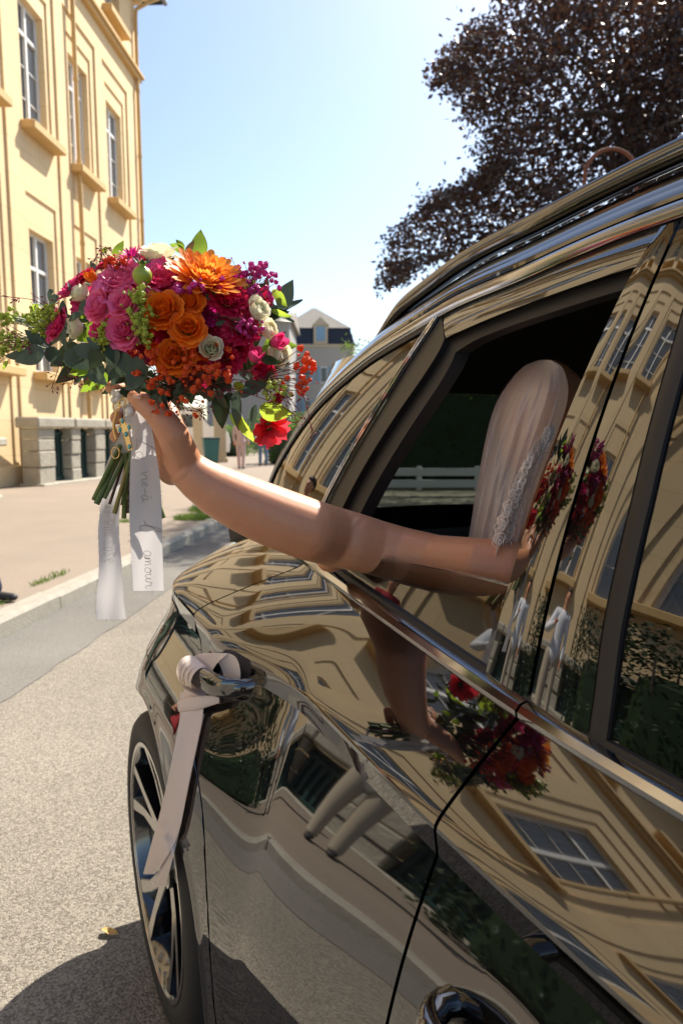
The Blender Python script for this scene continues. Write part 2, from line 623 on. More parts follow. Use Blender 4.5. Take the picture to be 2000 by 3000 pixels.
ybr = [YL]
kinds_y = []
for k in range(NBAY0, NBAY1 + 1):
    c = W0 + k * BAY
    for a, nm in ((-1.06, 'P'), (-0.78, 'O'), (-0.625, 'I'), (0.625, 'W'), (0.78, 'I'), (1.06, 'O')):
        ybr.append(c + a); kinds_y.append(nm)
ybr.append(YR); kinds_y.append('P')
zbr = [0.0, 0.55, 2.75, 6.1, 6.32, 6.9, 8.45, 11.35, 11.8, 12.3, 13.15, 13.95, 15.6, 16.0]
def dep(i, j):
    ky = kinds_y[i]
    z0 = zbr[j]
    if z0 < 0.5:
        return 0.06
    if ky == 'W' and (z0 in (2.75, 8.45, 13.95)):
        return None
    if z0 >= 13.1:
        return 0.0 if ky != 'P' else 0.0
    if ky == 'P':
        return 0.0
    if z0 >= 12.3:
        return 0.0
    if ky == 'O':
        return -0.05
    if z0 >= 11.8 or (z0 >= 6.32 and z0 < 8.4 and z0 > 6.3 and ky in 'IW' and z0 == 6.9):
        return -0.05
    return -0.09
wall = stepped(ybr, zbr, dep).build('wall', M['facade'], bld)
# end wall and back so that the building is a solid
mb = MB()
mb.add([(0, YR, 0), (-11, YR, 0), (-11, YR, 16), (0, YR, 16)], [(0, 1, 2, 3)])
mb.add([(0, YL, 0), (-11, YL, 0), (-11, YL, 16), (0, YL, 16)], [(3, 2, 1, 0)])
mb.add([(-11, YR, 0), (-11, YL, 0), (-11, YL, 16), (-11, YR, 16)], [(0, 1, 2, 3)])
mb.build('end_wall', M['facade'], bld)
# string course, cornice, roof, gutter
mb = MB()
mb.bbox(-0.1, 0.16, YL, YR + 0.1, 13.1, 13.22, 0.02)
mb.bbox(-0.1, 0.24, YL, YR + 0.16, 13.222, 13.34, 0.02)
mb.build('string_course', M['trim'], bld)
mb = MB()
mb.bbox(-0.1, 0.22, YL, YR + 0.2, 15.62, 15.85, 0.04)
mb.bbox(-0.1, 0.45, YL, YR + 0.4, 15.853, 16.02, 0.04)
mb.build('cornice', M['facade'], bld)
mb = MB()
mb.add([(0.75, YL, 15.98), (0.75, YR + 0.8, 15.98), (-4.5, YR - 3, 20.5), (-4.5, YL, 20.5), (0.75, YL, 16.12), (0.75, YR + 0.8, 16.12), (-11, YR + 0.8, 16.12), (-11, YR + 0.8, 15.98)],
       [(0, 1, 5, 4), (4, 5, 2, 3), (5, 6, 2), (1, 7, 6, 5)])
mb.build('roof', M['slate'], bld)
mb = MB()
mb.tube([(0.82, YL, 16.05), (0.82, YR + 0.85, 16.05)], 0.085, 10)
mb.build('gutter', M['zinc'], bld)
def downpipe(y, ztop, elbow=False):
    mb = MB()
    pts = [(0.10, y, 0.3), (0.10, y, ztop - 1.0)]
    if elbow:
        pts += [(0.12, y + 0.02, ztop - 0.7), (0.5, y + 0.25, ztop - 0.35), (0.78, y + 0.45, ztop - 0.12), (0.82, y + 0.5, ztop + 0.05)]
    else:
        pts += [(0.10, y, 13.1)]
    mb.tube(pts, 0.06, 10)
    for z in (2.2, 4.3, 6.4, 8.5, 10.6, 12.7):
        mb.tube([(0.10, y, z), (0.10, y, z + 0.09)], 0.075, 10)
    mb.build('downpipe', M['trim'], bld, smooth=True, sharp=50)
downpipe(2.83, 16.0)
downpipe(2.83 - 3 * BAY, 16.0)
downpipe(2.83 - 6 * BAY, 16.0)
downpipe(8.0, 16.0, True)

def window_proto(w, h):
    """a casement: frame with two leaves and glazing bars; pane and curtain are its sub-parts"""
    fr = MB()
    t = 0.07
    hw = w / 2
    fr.box(-0.03, 0.05, -hw, hw, 0, t); fr.box(-0.03, 0.05, -hw, hw, h - t, h)
    fr.box(-0.03, 0.05, -hw, -hw + t, t, h - t); fr.box(-0.03, 0.05, hw - t, hw, t, h - t)
    fr.box(-0.02, 0.07, -0.04, 0.04, t, h - t)
    zt = h * 0.74
    fr.box(-0.02, 0.06, -hw + t, -0.055, zt, zt + 0.08); fr.box(-0.02, 0.06, 0.055, hw - t, zt, zt + 0.08)
    for q in (0.25, 0.5):
        fr.box(-0.01, 0.035, -hw + t, -0.055, h * q, h * q + 0.02); fr.box(-0.01, 0.035, 0.055, hw - t, h * q, h * q + 0.02)
    pn = MB(); pn.add([(0, -hw + t * .6, t * .6), (0, hw - t * .6, t * .6), (0, hw - t * .6, h - t * .6), (0, -hw + t * .6, h - t * .6)], [(0, 1, 2, 3)])
    cu = MB()
    rows = []
    for z in (0.05, h - 0.05):
        rows.append([(-0.05 + 0.012 * math.sin(j * 1.9), lerp(-hw + .06, hw - .06, j / 40), z) for j in range(41)])
    cu.grid(rows)
    sl = MB(); sl.bbox(-0.10, 0.58, -hw - 0.22, hw + 0.22, -0.20, -0.005, 0.02)
    return fr, pn, cu, sl
protos = {}
for nm, (w, h) in {'tall': (1.25, 2.9), 'low': (1.25, 3.35), 'top': (1.25, 1.65)}.items():
    fr, pn, cu, sl = window_proto(w, h)
    protos[nm] = (fr, pn, cu, sl, {})
def put_window(nm, y, z):
    fr, pn, cu, sl, cache = protos[nm]
    if not cache:
        a = fr.build('window', M['winframe'], bld)
        b = pn.build('pane', M['houseglass'], a)
        c = cu.build('curtain', M['curtain'], a)
        d = sl.build('sill', M['trim'], a)
        cache['o'] = (a, b, c, d)
        a.location = (-0.30, y, z)
    else:
        a0, b0, c0, d0 = cache['o']
        a = link_copy(a0, bld, loc=(-0.30, y, z))
        for q in (b0, c0, d0):
            link_copy(q, a)
for k in range(NBAY0, NBAY1 + 1):
    y = W0 + k * BAY
    put_window('low', y, 2.75)
    put_window('tall', y, 8.45)
    put_window('top', y, 13.95)
# ------------------------------------------------------------------ the black car
# car frame: s runs to the rear, n into the car from its kerb side, z up
PSI = rad(27.0)
CARC = 1.17                                   # n of the car's centre line
ca, sa = math.cos(PSI), math.sin(PSI)
def c2w(s, n, z):
    return Vector((-sa * s + ca * n, ca * s + sa * n, z))
car = empty('car', c2w(0.6, CARC, 0.0), rad(117.0))
tag(car, 'glossy black estate car with its rear side window half lowered', 'car')
def L(s, n, z):                               # car frame -> local of the car empty
    return (s - 0.6, -(n - CARC), z)
def Lm(s, n, z, far=False):
    return L(s, (2 * CARC - n) if far else n, z)

z_crease = spline([-2.2, -0.6, 0.3, 0.6, 0.85, 1.15, 1.38, 1.6, 1.95], [0.86, 0.87, 0.883, 0.889, 0.906, 0.928, 0.945, 0.958, 0.965])
z_belt = spline([-2.2, -0.6, 0.3, 0.6, 0.9, 1.16, 1.38, 1.7, 1.95], [0.93, 0.965, 0.984, 0.999, 1.03, 1.055, 1.07, 1.075, 1.07])
qf = [-0.72, -0.67, -0.59, -0.49, -0.39, -0.29, -0.22, -0.17, -0.10, -0.03]
pf = spline(qf, [0.330, 0.322, 0.315, 0.318, 0.327, 0.343, 0.358, 0.371, 0.394, 0.4225])
qm = [-0.72, -0.62, -0.52, -0.42, -0.33, -0.25, -0.17, -0.10, -0.03]
pm = spline(qm, [0.312, 0.300, 0.297, 0.304, 0.317, 0.336, 0.362, 0.390, 0.4215])
qr = [-0.72, -0.65, -0.55, -0.45, -0.35, -0.27, -0.225, -0.182, -0.147, -0.105, -0.055, -0.03]
pr = spline(qr, [0.292, 0.281, 0.272, 0.267, 0.265, 0.266, 0.270, 0.281, 0.299, 0.325, 0.353, 0.3615])
HANDLES = [(1.19, 0.88), (0.44, 0.752)]
def dent(s, z):
    d = 0.0
    for hs, hz in HANDLES:
        r2 = ((s - hs) / 0.055) ** 2 + ((z - hz) / 0.036) ** 2
        d += 0.003 * math.exp(-r2 * r2 * 0.8)
    return d
def wrear(s):
    return float(smst(0.94, 1.28, s if s > 0.225 else 0.45 - s))
def base_n(s, q):
    """door skin below the crease: front, middle and haunch sections blended along the car"""
    a = lerp(pf(q), pm(q), float(smst(0.50, 0.95, s))) if s > 0.225 else pf(q)
    w = float(smst(0.94, 1.26, s if s > 0.225 else 0.45 - s))
    return lerp(a, pr(q), w)
def plan_in(s):
    """the body draws in towards the tail and the nose"""
    t = max(0.0, s - 1.52)
    u = max(0.0, -1.15 - s)
    return 0.9 * t * t * (1 + 2.2 * t) + 0.35 * u * u
def n_low(s, z):
    zc = z_crease(s)
    q = max(min(z - zc, -0.03), -0.72)
    return base_n(s, q) + plan_in(s) + dent(s, z)
def n_crease(s):
    return 0.4185 - 0.058 * wrear(s) + plan_in(s)
def ng(s, z):
    h = z - 1.008
    t = max(0.0, s - 0.9)
    return 0.55 + 0.17 * h + (0.36 * h * h if h > 0 else 0.0) + 0.10 * t * t + (0.25 * max(0, s - 1.6) ** 2)
def shoulder(t):
    f = lambda x: x - 0.075 * (1 - math.exp(-x / 0.075)) + 0.10 * (x * x - x)
    return f(t) / f(1.0)
def n_side(s, z):
    zc, zb = z_crease(s), z_belt(s)
    if z <= zc - 0.03:
        return n_low(s, z)
    nc = n_crease(s)
    if z <= zc:
        t = (z - zc + 0.03) / 0.03
        return lerp(n_low(s, zc - 0.03), nc, t)
    t = min(1.0, (z - zc) / (zb - zc))
    return lerp(nc, ng(s, zb) - 0.014 + 0.3 * plan_in(s), shoulder(t))

def panel(name, m, rows, parent, far=False, flange=0.03, smooth=True, sharp=14, inward=(0, 1, 0)):
    """rows[i][j]=(s,n,z): a skin with its edges folded inwards"""
    nr, nc = len(rows), len(rows[0])
    V = [Lm(*p, far) for r in rows for p in r]
    F = []
    for i in range(nr - 1):
        for j in range(nc - 1):
            F.append((i * nc + j, i * nc + j + 1, (i + 1) * nc + j + 1, (i + 1) * nc + j))
    if flange:
        loop = [(0, j) for j in range(nc)] + [(i, nc - 1) for i in range(1, nr)] + [(nr - 1, j) for j in range(nc - 2, -1, -1)] + [(i, 0) for i in range(nr - 2, 0, -1)]
        base = len(V)
        for (i, j) in loop:
            s_, n_, z_ = rows[i][j]
            V.append(Lm(s_ + inward[0] * flange, n_ + inward[1] * flange, z_ + inward[2] * flange, far))
        k = len(loop)
        for a in range(k):
            i0, j0 = loop[a]; i1, j1 = loop[(a + 1) % k]
            F.append((i0 * nc + j0, base + a, base + (a + 1) % k, i1 * nc + j1))
    bm = bmesh.new()
    bv = [bm.verts.new(v) for v in V]
    for f in F:
        try:
            bm.faces.new([bv[i] for i in f])
        except ValueError:
            pass
    bmesh.ops.recalc_face_normals(bm, faces=bm.faces)
    bm.normal_update()
    # outwards: the first quad should look away from the centre line
    av = sum((f.normal.y for f in bm.faces), 0.0)
    c = sum((f.calc_area() * f.normal.y for f in list(bm.faces)[:(nr - 1) * (nc - 1)]), 0.0)
    want = -1 if far else 1
    if c * want < 0:
        bmesh.ops.reverse_faces(bm, faces=bm.faces)
    me = bpy.data.meshes.new(name)
    bm.to_mesh(me); bm.free()
    if smooth:
        me.polygons.foreach_set("use_smooth", [True] * len(me.polygons))
        me.set_sharp_from_angle(angle=rad(sharp))
    me.materials.append(m)
    o = bpy.data.objects.new(name, me)
    COL.objects.link(o)
    o.parent = parent
    return o

GAP = 0.0028
SEAM = 0.593
zdr = [0.20, 0.34, 0.50, 0.60, 0.68, 0.78, 0.86, 0.92, 0.945, 0.975, 1.02, 1.055]
sdr = [1.025, 1.045, 1.07, 1.093, 1.118, 1.19, 1.275, 1.352, 1.385, 1.372, 1.315, 1.265]
rear_edge = spline(zdr, sdr)
front_edge = lambda z: 0.45 - rear_edge(z)

def side_rows(sL, sR, ncol, z0=0.20, nlow=52, nsh=20):
    """rows from the sill up to the belt with doubled rows at the two crease lines"""
    rows = []
    def row(zf):
        r = []
        for j in range(ncol):
            t = j / (ncol - 1)
            z = zf(lerp(sL(0.7), sR(0.7), t))
            a, b = sL(z), sR(z)
            s = lerp(a, b, t)
            z = zf(s)
            a, b = sL(z), sR(z)
            s = lerp(a, b, t)
            r.append((s, n_side(s, z), z))
        return r
    for i in range(nlow + 1):
        t = i / nlow
        rows.append(row(lambda s, t=t: lerp(z0, z_crease(s) - 0.03, t)))
    rows.append(row(lambda s: z_crease(s) - 0.015))
    for i in range(nsh + 1):
        t = i / nsh
        rows.append(row(lambda s, t=t: lerp(z_crease(s), z_belt(s), t)))
    return rows

for far in (False, True):
    k = 1 if not far else 2
    rd = panel('rear_door', M['paint'], side_rows(lambda z: SEAM + GAP, lambda z: rear_edge(z) - GAP, 70 // k, nlow=60 // k, nsh=22 // k), car, far)
    fd = panel('front_door', M['paint'], side_rows(lambda z: front_edge(z) + GAP, lambda z: SEAM - GAP, 80 // k, nlow=60 // k, nsh=22 // k), car, far)
    if not far:
        REAR_DOOR, FRONT_DOOR = rd, fd

# quarter panel: shoulder, crease band and the part round the wheel arch
WC, WZ, WR = 1.50, 0.345, 0.345
ARCH = 0.402
TAIL = 1.90
def quarter(far, mirror=None, name='rear_quarter_panel'):
    ms = (lambda s: s) if mirror is None else (lambda s: mirror - s)
    edge = (lambda z: rear_edge(z) + GAP)
    def nn(s, z): return n_side(ms(s), z)
    rows = []
    nsh = 20
    for i in range(nsh + 1):
        t = i / nsh
        r = []
        for j in range(40):
            u = j / 39
            s = lerp(edge(lerp(z_crease(1.4), z_belt(1.3), t)), TAIL, u)
            for _ in range(2):
                z = lerp(z_crease(ms(s)), z_belt(ms(s)), t)
                s = lerp(edge(z), TAIL, u)
            z = lerp(z_crease(ms(s)), z_belt(ms(s)), t)
            r.append((ms(s), nn(s, z), z))
        rows.append(r)
    root = panel(name, M['paint'], rows, car, far)
    rows = []
    for i in range(4):
        r = []
        for j in range(40):
            s = lerp(edge(z_crease(ms(1.38)) - 0.01), TAIL, j / 39)
            z = z_crease(ms(s)) - 0.03 * (1 - i / 3)
            r.append((ms(s), nn(s, z), z))
        rows.append(r)
    panel('crease_band', M['paint'], rows, root, far, flange=0.0)
    # polar sheet about the wheel centre
    def outer(th):
        dx, dz = -math.cos(th), math.sin(th)
        lo, hi = ARCH, 1.2
        def inside(rr):
            s, z = WC + dx * rr, WZ + dz * rr
            return z > 0.235 and s < TAIL and z < z_crease(ms(s)) - 0.03 and s > edge(z)
        # first exit
        rr = ARCH
        while inside(rr) and rr < 1.2:
            rr += 0.004
        return max(rr - 0.002, ARCH + 0.006)
    nth, nrd = 120, 26
    rows = []
    th0, th1 = rad(-14), rad(194)
    outs = [outer(lerp(th0, th1, i / (nth - 1))) for i in range(nth)]
    for q in range(nrd):
        r = []
        u = (q / (nrd - 1)) ** 1.25
        for i in range(nth):
            th = lerp(th0, th1, i / (nth - 1))
            rr = lerp(ARCH, outs[i], u)
            s, z = WC - math.cos(th) * rr, WZ + math.sin(th) * rr
            n_ = nn(s, z) - 0.003 * math.exp(-((rr - ARCH) / 0.012) ** 2)
            r.append((ms(s), n_, z))
        rows.append(r)
    panel('wheel_arch', M['paint'], rows, root, far, flange=0.045, sharp=22)
    # inner liner
    rows = []
    for q in range(3):
        r = []
        for i in range(40):
            th = lerp(th0 - 0.05, th1, i / 39)
            s, z = WC - math.cos(th) * (ARCH + 0.004), WZ + math.sin(th) * (ARCH + 0.004)
            r.append((ms(s), nn(s, z) + 0.02 + q * 0.16, z))
        rows.append(r)
    panel('arch_liner', M['interior'], rows, root, far, flange=0)
    return root
RQ = quarter(False)
quarter(True)
quarter(False, 0.45, 'front_wing')
quarter(True, 0.45, 'front_wing')

# belt mouldings
def strip_along(name, m, s0, s1, prof, parent=None, n=60, far=False, sharp=30):
    """prof: list of functions s -> (n, z)"""
    rows = []
    for p in prof:
        rows.append([(s, p(s)[0], p(s)[1]) for s in [lerp(s0, s1, j / (n - 1)) for j in range(n)]])
    return panel(name, m, rows, parent or car, far, flange=0, sharp=sharp)
def belt_prof(dz, dn):
    return lambda s: (ng(s, z_belt(s)) + dn + 0.0, z_belt(s) + dz)
BELT = [belt_prof(-0.003, -0.010), belt_prof(0.0005, -0.0175), belt_prof(0.007, -0.0185), belt_prof(0.014, -0.012), belt_prof(0.0165, -0.002), belt_prof(0.0165, 0.02)]
for far in (False, True):
    strip_along('belt_moulding', M['chrome'], SEAM + 0.002, 1.262, BELT, far=far)
    strip_along('belt_moulding', M['chrome'], -0.35, SEAM - 0.002, BELT, far=far)
    strip_along('belt_moulding', M['chrome'], 1.268, 1.72, BELT, far=far)
    RB = [belt_prof(0.016, 0.000), belt_prof(0.022, 0.003), belt_prof(0.023, 0.012), belt_prof(0.0, 0.02)]
    strip_along('belt_seal', M['rubber'], -0.35, 1.262, RB, far=far)

# roof line: top of the door seal as s -> z
z_seal = spline([-0.62, -0.3, 0.0, 0.2, 0.4, 0.6, 0.78, 0.9, 1.03, 1.11, 1.215, 1.30, 1.39, 1.466, 1.533, 1.60, 1.69, 1.735, 1.77],
                [1.02, 1.24, 1.45, 1.548, 1.586, 1.591, 1.576, 1.560, 1.545, 1.527, 1.503, 1.480, 1.447, 1.414, 1.376, 1.325, 1.245, 1.185, 1.09])
def roofk(s):
    return float(np.interp(s, [-0.6, 0.0, 0.3, 1.1, 1.75], [0.35, 0.8, 1.0, 1.0, 0.62]))
ROOFP = [(0.020, -0.004), (-0.001, 0.000), (-0.0025, 0.004), (-0.0025, 0.017), (0.000, 0.0205), (0.008, 0.0215), (0.0085, 0.0235), (0.003, 0.0245), (0.0035, 0.030), (0.010, 0.040), (0.013, 0.0425),
         (0.0145, 0.045), (0.022, 0.054), (0.031, 0.0635), (0.040, 0.0715), (0.050, 0.077), (0.066, 0.080), (0.085, 0.082), (0.12, 0.086), (0.18, 0.092), (0.28, 0.099)]
def roof_rows(far, pts, s0, s1, n):
    rows = []
    for dn, dz in pts:
        r = []
        for j in range(n):
            s = lerp(s0, s1, j / (n - 1))
            zs = z_seal(s); k = roofk(s)
            r.append((s, ng(s, zs) + dn * k, zs + dz * k))
        rows.append(r)
    return rows
TRIM_P, SKIN_P = ROOFP[:6], ROOFP[5:]
for far in (False, True):
    panel('window_trim', M['chrome'], roof_rows(far, TRIM_P, -0.45, 1.77, 110), car, far, flange=0, sharp=35)
    panel('roof_side', M['paint'], roof_rows(far, SKIN_P, -0.60, 1.77, 120), car, far, flange=0, sharp=25)
# roof centre: from the near side skin to the far one
rows = []
for j in range(60):
    s = lerp(-0.60, 1.77, j / 59)
    zs = z_seal(s); k = roofk(s)
    na, za = ng(s, zs) + 0.28 * k, zs + 0.099 * k
    r = []
    for i in range(17):
        t = i / 16
        n_ = lerp(na, 2 * CARC - na, t)
        r.append((s, n_, za + 0.018 * k * (1 - (2 * t - 1) ** 2)))
    rows.append(r)
# only the true roof part (between the screens)
SROOF0, SROOF1 = 0.05, 1.56
rr = [r for r in rows if SROOF0 <= r[0][0] <= SROOF1]
panel('roof', M['paint'], rr, car, flange=0.0, sharp=30)
rr2 = [[(s, n, z - 0.035) for (s, n, z) in r] for r in rr]
# headliner under the roof, down to the door frames
hl = []
for r in rr2:
    s = r[0][0]
    zs = z_seal(s)
    hl.append([(s, ng(s, zs - 0.03) + 0.035, zs - 0.04), (s, ng(s, zs) + 0.09, zs + 0.012)] + r + [(s, 2 * CARC - ng(s, zs) - 0.09, zs + 0.012), (s, 2 * CARC - ng(s, zs - 0.03) - 0.035, zs - 0.04)])
panel('headliner', M['headliner'], hl, car, flange=0.0)
# screens
ws = [r for r in rows if r[0][0] <= SROOF0 + 0.03]
panel('windscreen', M['tinted'], ws, car, flange=0.0)

# roof rail on both sides
def rail(far):
    rows = []
    prof = [(-0.017, -0.008), (-0.019, 0.000), (-0.018, 0.008), (-0.012, 0.0165), (-0.002, 0.019), (0.008, 0.017), (0.015, 0.009), (0.016, -0.002), (0.012, -0.011), (0.0, -0.014), (-0.012, -0.012), (-0.017, -0.008)]
    ss = [lerp(-0.1, 1.40, j / 79) for j in range(80)]
    for dn, dz in prof:
        r = []
        for s in ss:
            zs = z_seal(s); k = roofk(s)
            e = 1.0 - smst(1.24, 1.40, s)
            f = 1.0 - smst(0.05, -0.1, s) if s < 0.05 else 1.0
            lift = 0.101 * e + 0.070 * (1 - e)
            kk = 0.35 + 0.65 * e
            r.append((s, ng(s, zs) + 0.056 + dn * kk, zs + lift * k + dz * kk))
        rows.append(r)
    o = panel('roof_rail', M['gloss'], rows, car, far, flange=0, sharp=40)
    for s in (0.0, 0.25):
        mb = MB()
        zs = z_seal(s)
        v = []
        for ds, z_, w in ((-.05, zs + .074, .012), (.05, zs + .074, .012), (.035, zs + .092, .010), (-.035, zs + .092, .010)):
            v += [Lm(s + ds, ng(s, zs) + .056 - w, z_, far), Lm(s + ds, ng(s, zs) + .056 + w, z_, far)]
        mb.add(v, [(0, 2, 4, 6), (1, 7, 5, 3), (0, 1, 3, 2), (2, 3, 5, 4), (4, 5, 7, 6), (6, 7, 1, 0)])
        mb.build('rail_foot', M['satin'], o)
rail(False); rail(True)

# rear door window frame, pillar covers, glass
def ribbon_sz(name, m, A, B, off=0.0, parent=None, n=40, far=False, flange=0.014, mid=6, bulge=0.0, sharp=30):
    """surface strip between two (s,z) polylines lying on the side-glass surface, moved inwards by off"""
    pa = catmull([(s, z, 0) for s, z in A], n); pb = catmull([(s, z, 0) for s, z in B], n)
    rows = []
    for i in range(mid + 1):
        t = i / mid
        r = []
        for a, b in zip(pa, pb):
            p = a.lerp(b, t)
            r.append((p.x, ng(p.x, p.y) + (off(p.y) if callable(off) else off) - bulge * math.sin(math.pi * t), p.y))
        rows.append(r)
    return panel(name, m, rows, parent or car, far, flange=flange, sharp=sharp)

pillar = [(1.072, 1.545), (1.094, 1.500), (1.135, 1.415), (1.172, 1.347), (1.210, 1.281), (1.250, 1.212), (1.262, 1.19), (1.300, 1.10), (1.312, 1.072)]
pz = lin([p[1] for p in pillar][::-1], [p[0] for p in pillar][::-1])
for far in (False, True):
    # gloss frame above the door glass
    top_out = [(s, z_seal(s) - 0.004) for s in np.linspace(0.585, 1.055, 12)]
    top_in = [(0.60, 1.540), (0.68, 1.536), (0.777, 1.527), (0.87, 1.516), (0.95, 1.504), (1.015, 1.492)]
    ribbon_sz('window_frame', M['gloss'], top_out, top_in, 0.004, far=far, bulge=0.003)
    # black seal above it
    strip_along('door_seal', M['rubber'], 0.30, 1.08, [lambda s: (ng(s, z_seal(s)) + 0.001, z_seal(s) + 0.001), lambda s: (ng(s, z_seal(s)) + 0.006, z_seal(s) - 0.004), lambda s: (ng(s, z_seal(s)) + 0.02, z_seal(s) - 0.006)], far=far)
    # satin frame along the rear edge of the door glass
    outer_l = [(pz(z) - 0.010, z) for z in np.linspace(1.538, 1.085, 14)]
    inner_l = [(1.018, 1.490), (1.020, 1.465), (1.040, 1.42), (1.085, 1.35), (1.13, 1.275), (1.165, 1.21), (1.19, 1.155), (1.21, 1.10), (1.215, 1.083)]
    ribbon_sz('rear_frame', M['satin'], outer_l, inner_l, 0.004, far=far)
    inner_2 = [(0.985, 1.465), (0.985, 1.44), (1.000, 1.40), (1.04, 1.33), (1.083, 1.255), (1.117, 1.19), (1.14, 1.135), (1.155, 1.09), (1.16, 1.07)]
    rf = ribbon_sz('glass_run', M['rubber'], inner_l, inner_2, 0.018, far=far, flange=0.03)
    top_2 = [(0.60, 1.515), (0.68, 1.511), (0.777, 1.502), (0.87, 1.492), (0.94, 1.480), (0.988, 1.463)]
    ribbon_sz('glass_run', M['rubber'], top_in, top_2, 0.018, far=far, flange=0.03)
    # polished strip and its dark groove between door and quarter glass
    ribbon_sz('pillar_strip', M['bright'], [(pz(z) - 0.0035, z) for z in np.linspace(1.556, 1.085, 14)], [(pz(z) - 0.0085, z) for z in np.linspace(1.556, 1.085, 14)], -0.004, far=far, flange=0.006, mid=3, bulge=0.0015)
    ribbon_sz('pillar_strip', M['bright'], [(pz(z) + 0.0085, z) for z in np.linspace(1.545, 1.085, 14)], [(pz(z) + 0.0035, z) for z in np.linspace(1.545, 1.085, 14)], -0.003, far=far, flange=0.006, mid=3, bulge=0.0015)
    ribbon_sz('pillar_groove', M['rubber'], [(pz(z) + 0.004, z) for z in np.linspace(1.55, 1.085, 14)], [(pz(z) - 0.004, z) for z in np.linspace(1.55, 1.085, 14)], 0.006, far=far, flange=0.0, mid=1)
    # quarter glass
    qa = [(s, z_seal(s) - 0.012) for s in np.linspace(1.085, 1.735, 24)]
    qb = []
    for i, s in enumerate(np.linspace(1.085, 1.735, 24)):
        if s < 1.30:
            z = float(np.interp(s, [p[0] for p in pillar], [p[1] for p in pillar]))
        else:
            z = z_belt(s) + 0.012
        qb.append((s + 0.008, min(z, qa[i][1] - 0.002)))
    ribbon_sz('quarter_window', M['privacy'], qa, qb, 0.004, far=far, flange=0.0, n=70, mid=14)
    ribbon_sz('quarter_seal', M['rubber'], [(s, z_seal(s) + 0.001) for s in np.linspace(1.075, 1.76, 24)], [(s, z_seal(s) - 0.013) for s in np.linspace(1.075, 1.76, 24)], 0.0, far=far, flange=0.012, n=60, mid=2)
    # pillar covers in gloss black either side of the door gap
    cz = np.linspace(1.585, 1.012, 24)
    sl = lambda z: float(np.interp(z, [1.012, 1.06, 1.18, 1.305, 1.445, 1.50, 1.547, 1.585], [0.676, 0.670, 0.662, 0.653, 0.641, 0.637, 0.631, 0.620]))
    ribbon_sz('pillar_cover', M['gloss'], [(sl(z), z) for z in cz], [(SEAM + GAP, z) for z in cz], -0.002, far=far, mid=14, bulge=0.0014, flange=0.02, n=50)
    sr = lambda z: float(np.interp(z, [1.005, 1.05, 1.125, 1.255, 1.34, 1.43, 1.58], [0.502, 0.504, 0.511, 0.516, 0.523, 0.530, 0.548]))
    cz2 = np.linspace(1.585, 1.004, 24)
    ribbon_sz('pillar_cover', M['gloss'], [(SEAM - GAP, z) for z in cz2], [(sr(z), z) for z in cz2], -0.002, far=far, mid=14, bulge=0.0014, flange=0.02, n=50)
    ribbon_sz('glass_seal', M['rubber'], [(sr(z) - 0.0005, z) for z in cz2], [(sr(z) - 0.023, z) for z in cz2], -0.001, far=far, mid=4, bulge=0.003, flange=0.012, n=50)
    # front glass, up to the seal, forward to the A pillar
    fa = [(s, z_seal(s) - 0.002) for s in np.linspace(0.515, -0.45, 30)]
    fb = [(s - 0.03 * (1 if s > 0.3 else 0), z_belt(s) + 0.010) for s in np.linspace(0.515, -0.45, 30)]
    ribbon_sz('front_window', M['tinted'] if far else M['privacy'], fa, fb, 0.004, far=far, flange=0.0, n=60, mid=16)
# lowered rear door glass on the near side, closed on the far side
ga = [(1.185, 1.075), (1.135, 1.090), (1.05, 1.106), (0.95, 1.118), (0.841, 1.126), (0.75, 1.131), (0.665, 1.133)]
gb = [(s, 0.99) for s, z in ga]
gl = ribbon_sz('rear_window', M['glass'], ga, gb, lambda z: 0.014 + 0.09 * (z - 1.12), flange=0.0, n=50, mid=8)
ge = ribbon_sz('glass_edge', M['chrome'], ga, [(s, z - 0.0025) for s, z in ga], 0.0125, parent=gl, flange=0.004, n=50, mid=1)
ribbon_sz('rear_window', M['clearglass'], [(s, z_seal(s) - 0.05) for s in np.linspace(0.66, 1.0, 12)] + [(1.16, 1.13)], [(s, 1.02) for s in np.linspace(0.66, 1.0, 12)] + [(1.165, 1.06)], 0.012, far=True, flange=0.0, n=50, mid=8)

# tail: hatch lower, rear screen, spoiler
def tail_pt(z, t):
    n0 = n_side(TAIL, min(z, z_belt(TAIL))) if z <= z_belt(TAIL) else None
    return n0
rows = []
for z in np.linspace(0.26, z_belt(TAIL), 16):
    n0 = n_side(TAIL, z)
    rows.append([(TAIL + 0.12 * (1 - (2 * t - 1) ** 4), lerp(n0, 2 * CARC - n0, t), z) for t in np.linspace(0, 1, 25)])
panel('tailgate', M['paint'], rows, car, flange=0, sharp=40)
rows = []
za, zb_ = z_belt(TAIL), 1.50
for i in range(9):
    u = i / 8
    z = lerp(za, zb_, u); s = lerp(TAIL + 0.03, 1.60, u ** 1.1)
    n0 = lerp(n_side(TAIL, za) + 0.02, ng(1.56, 1.45) + 0.05, u)
    rows.append([(s + 0.06 * (1 - (2 * t - 1) ** 2), lerp(n0, 2 * CARC - n0, t), z) for t in np.linspace(0, 1, 21)])
panel('rear_screen', M['tinted'], rows, car, flange=0, sharp=40)
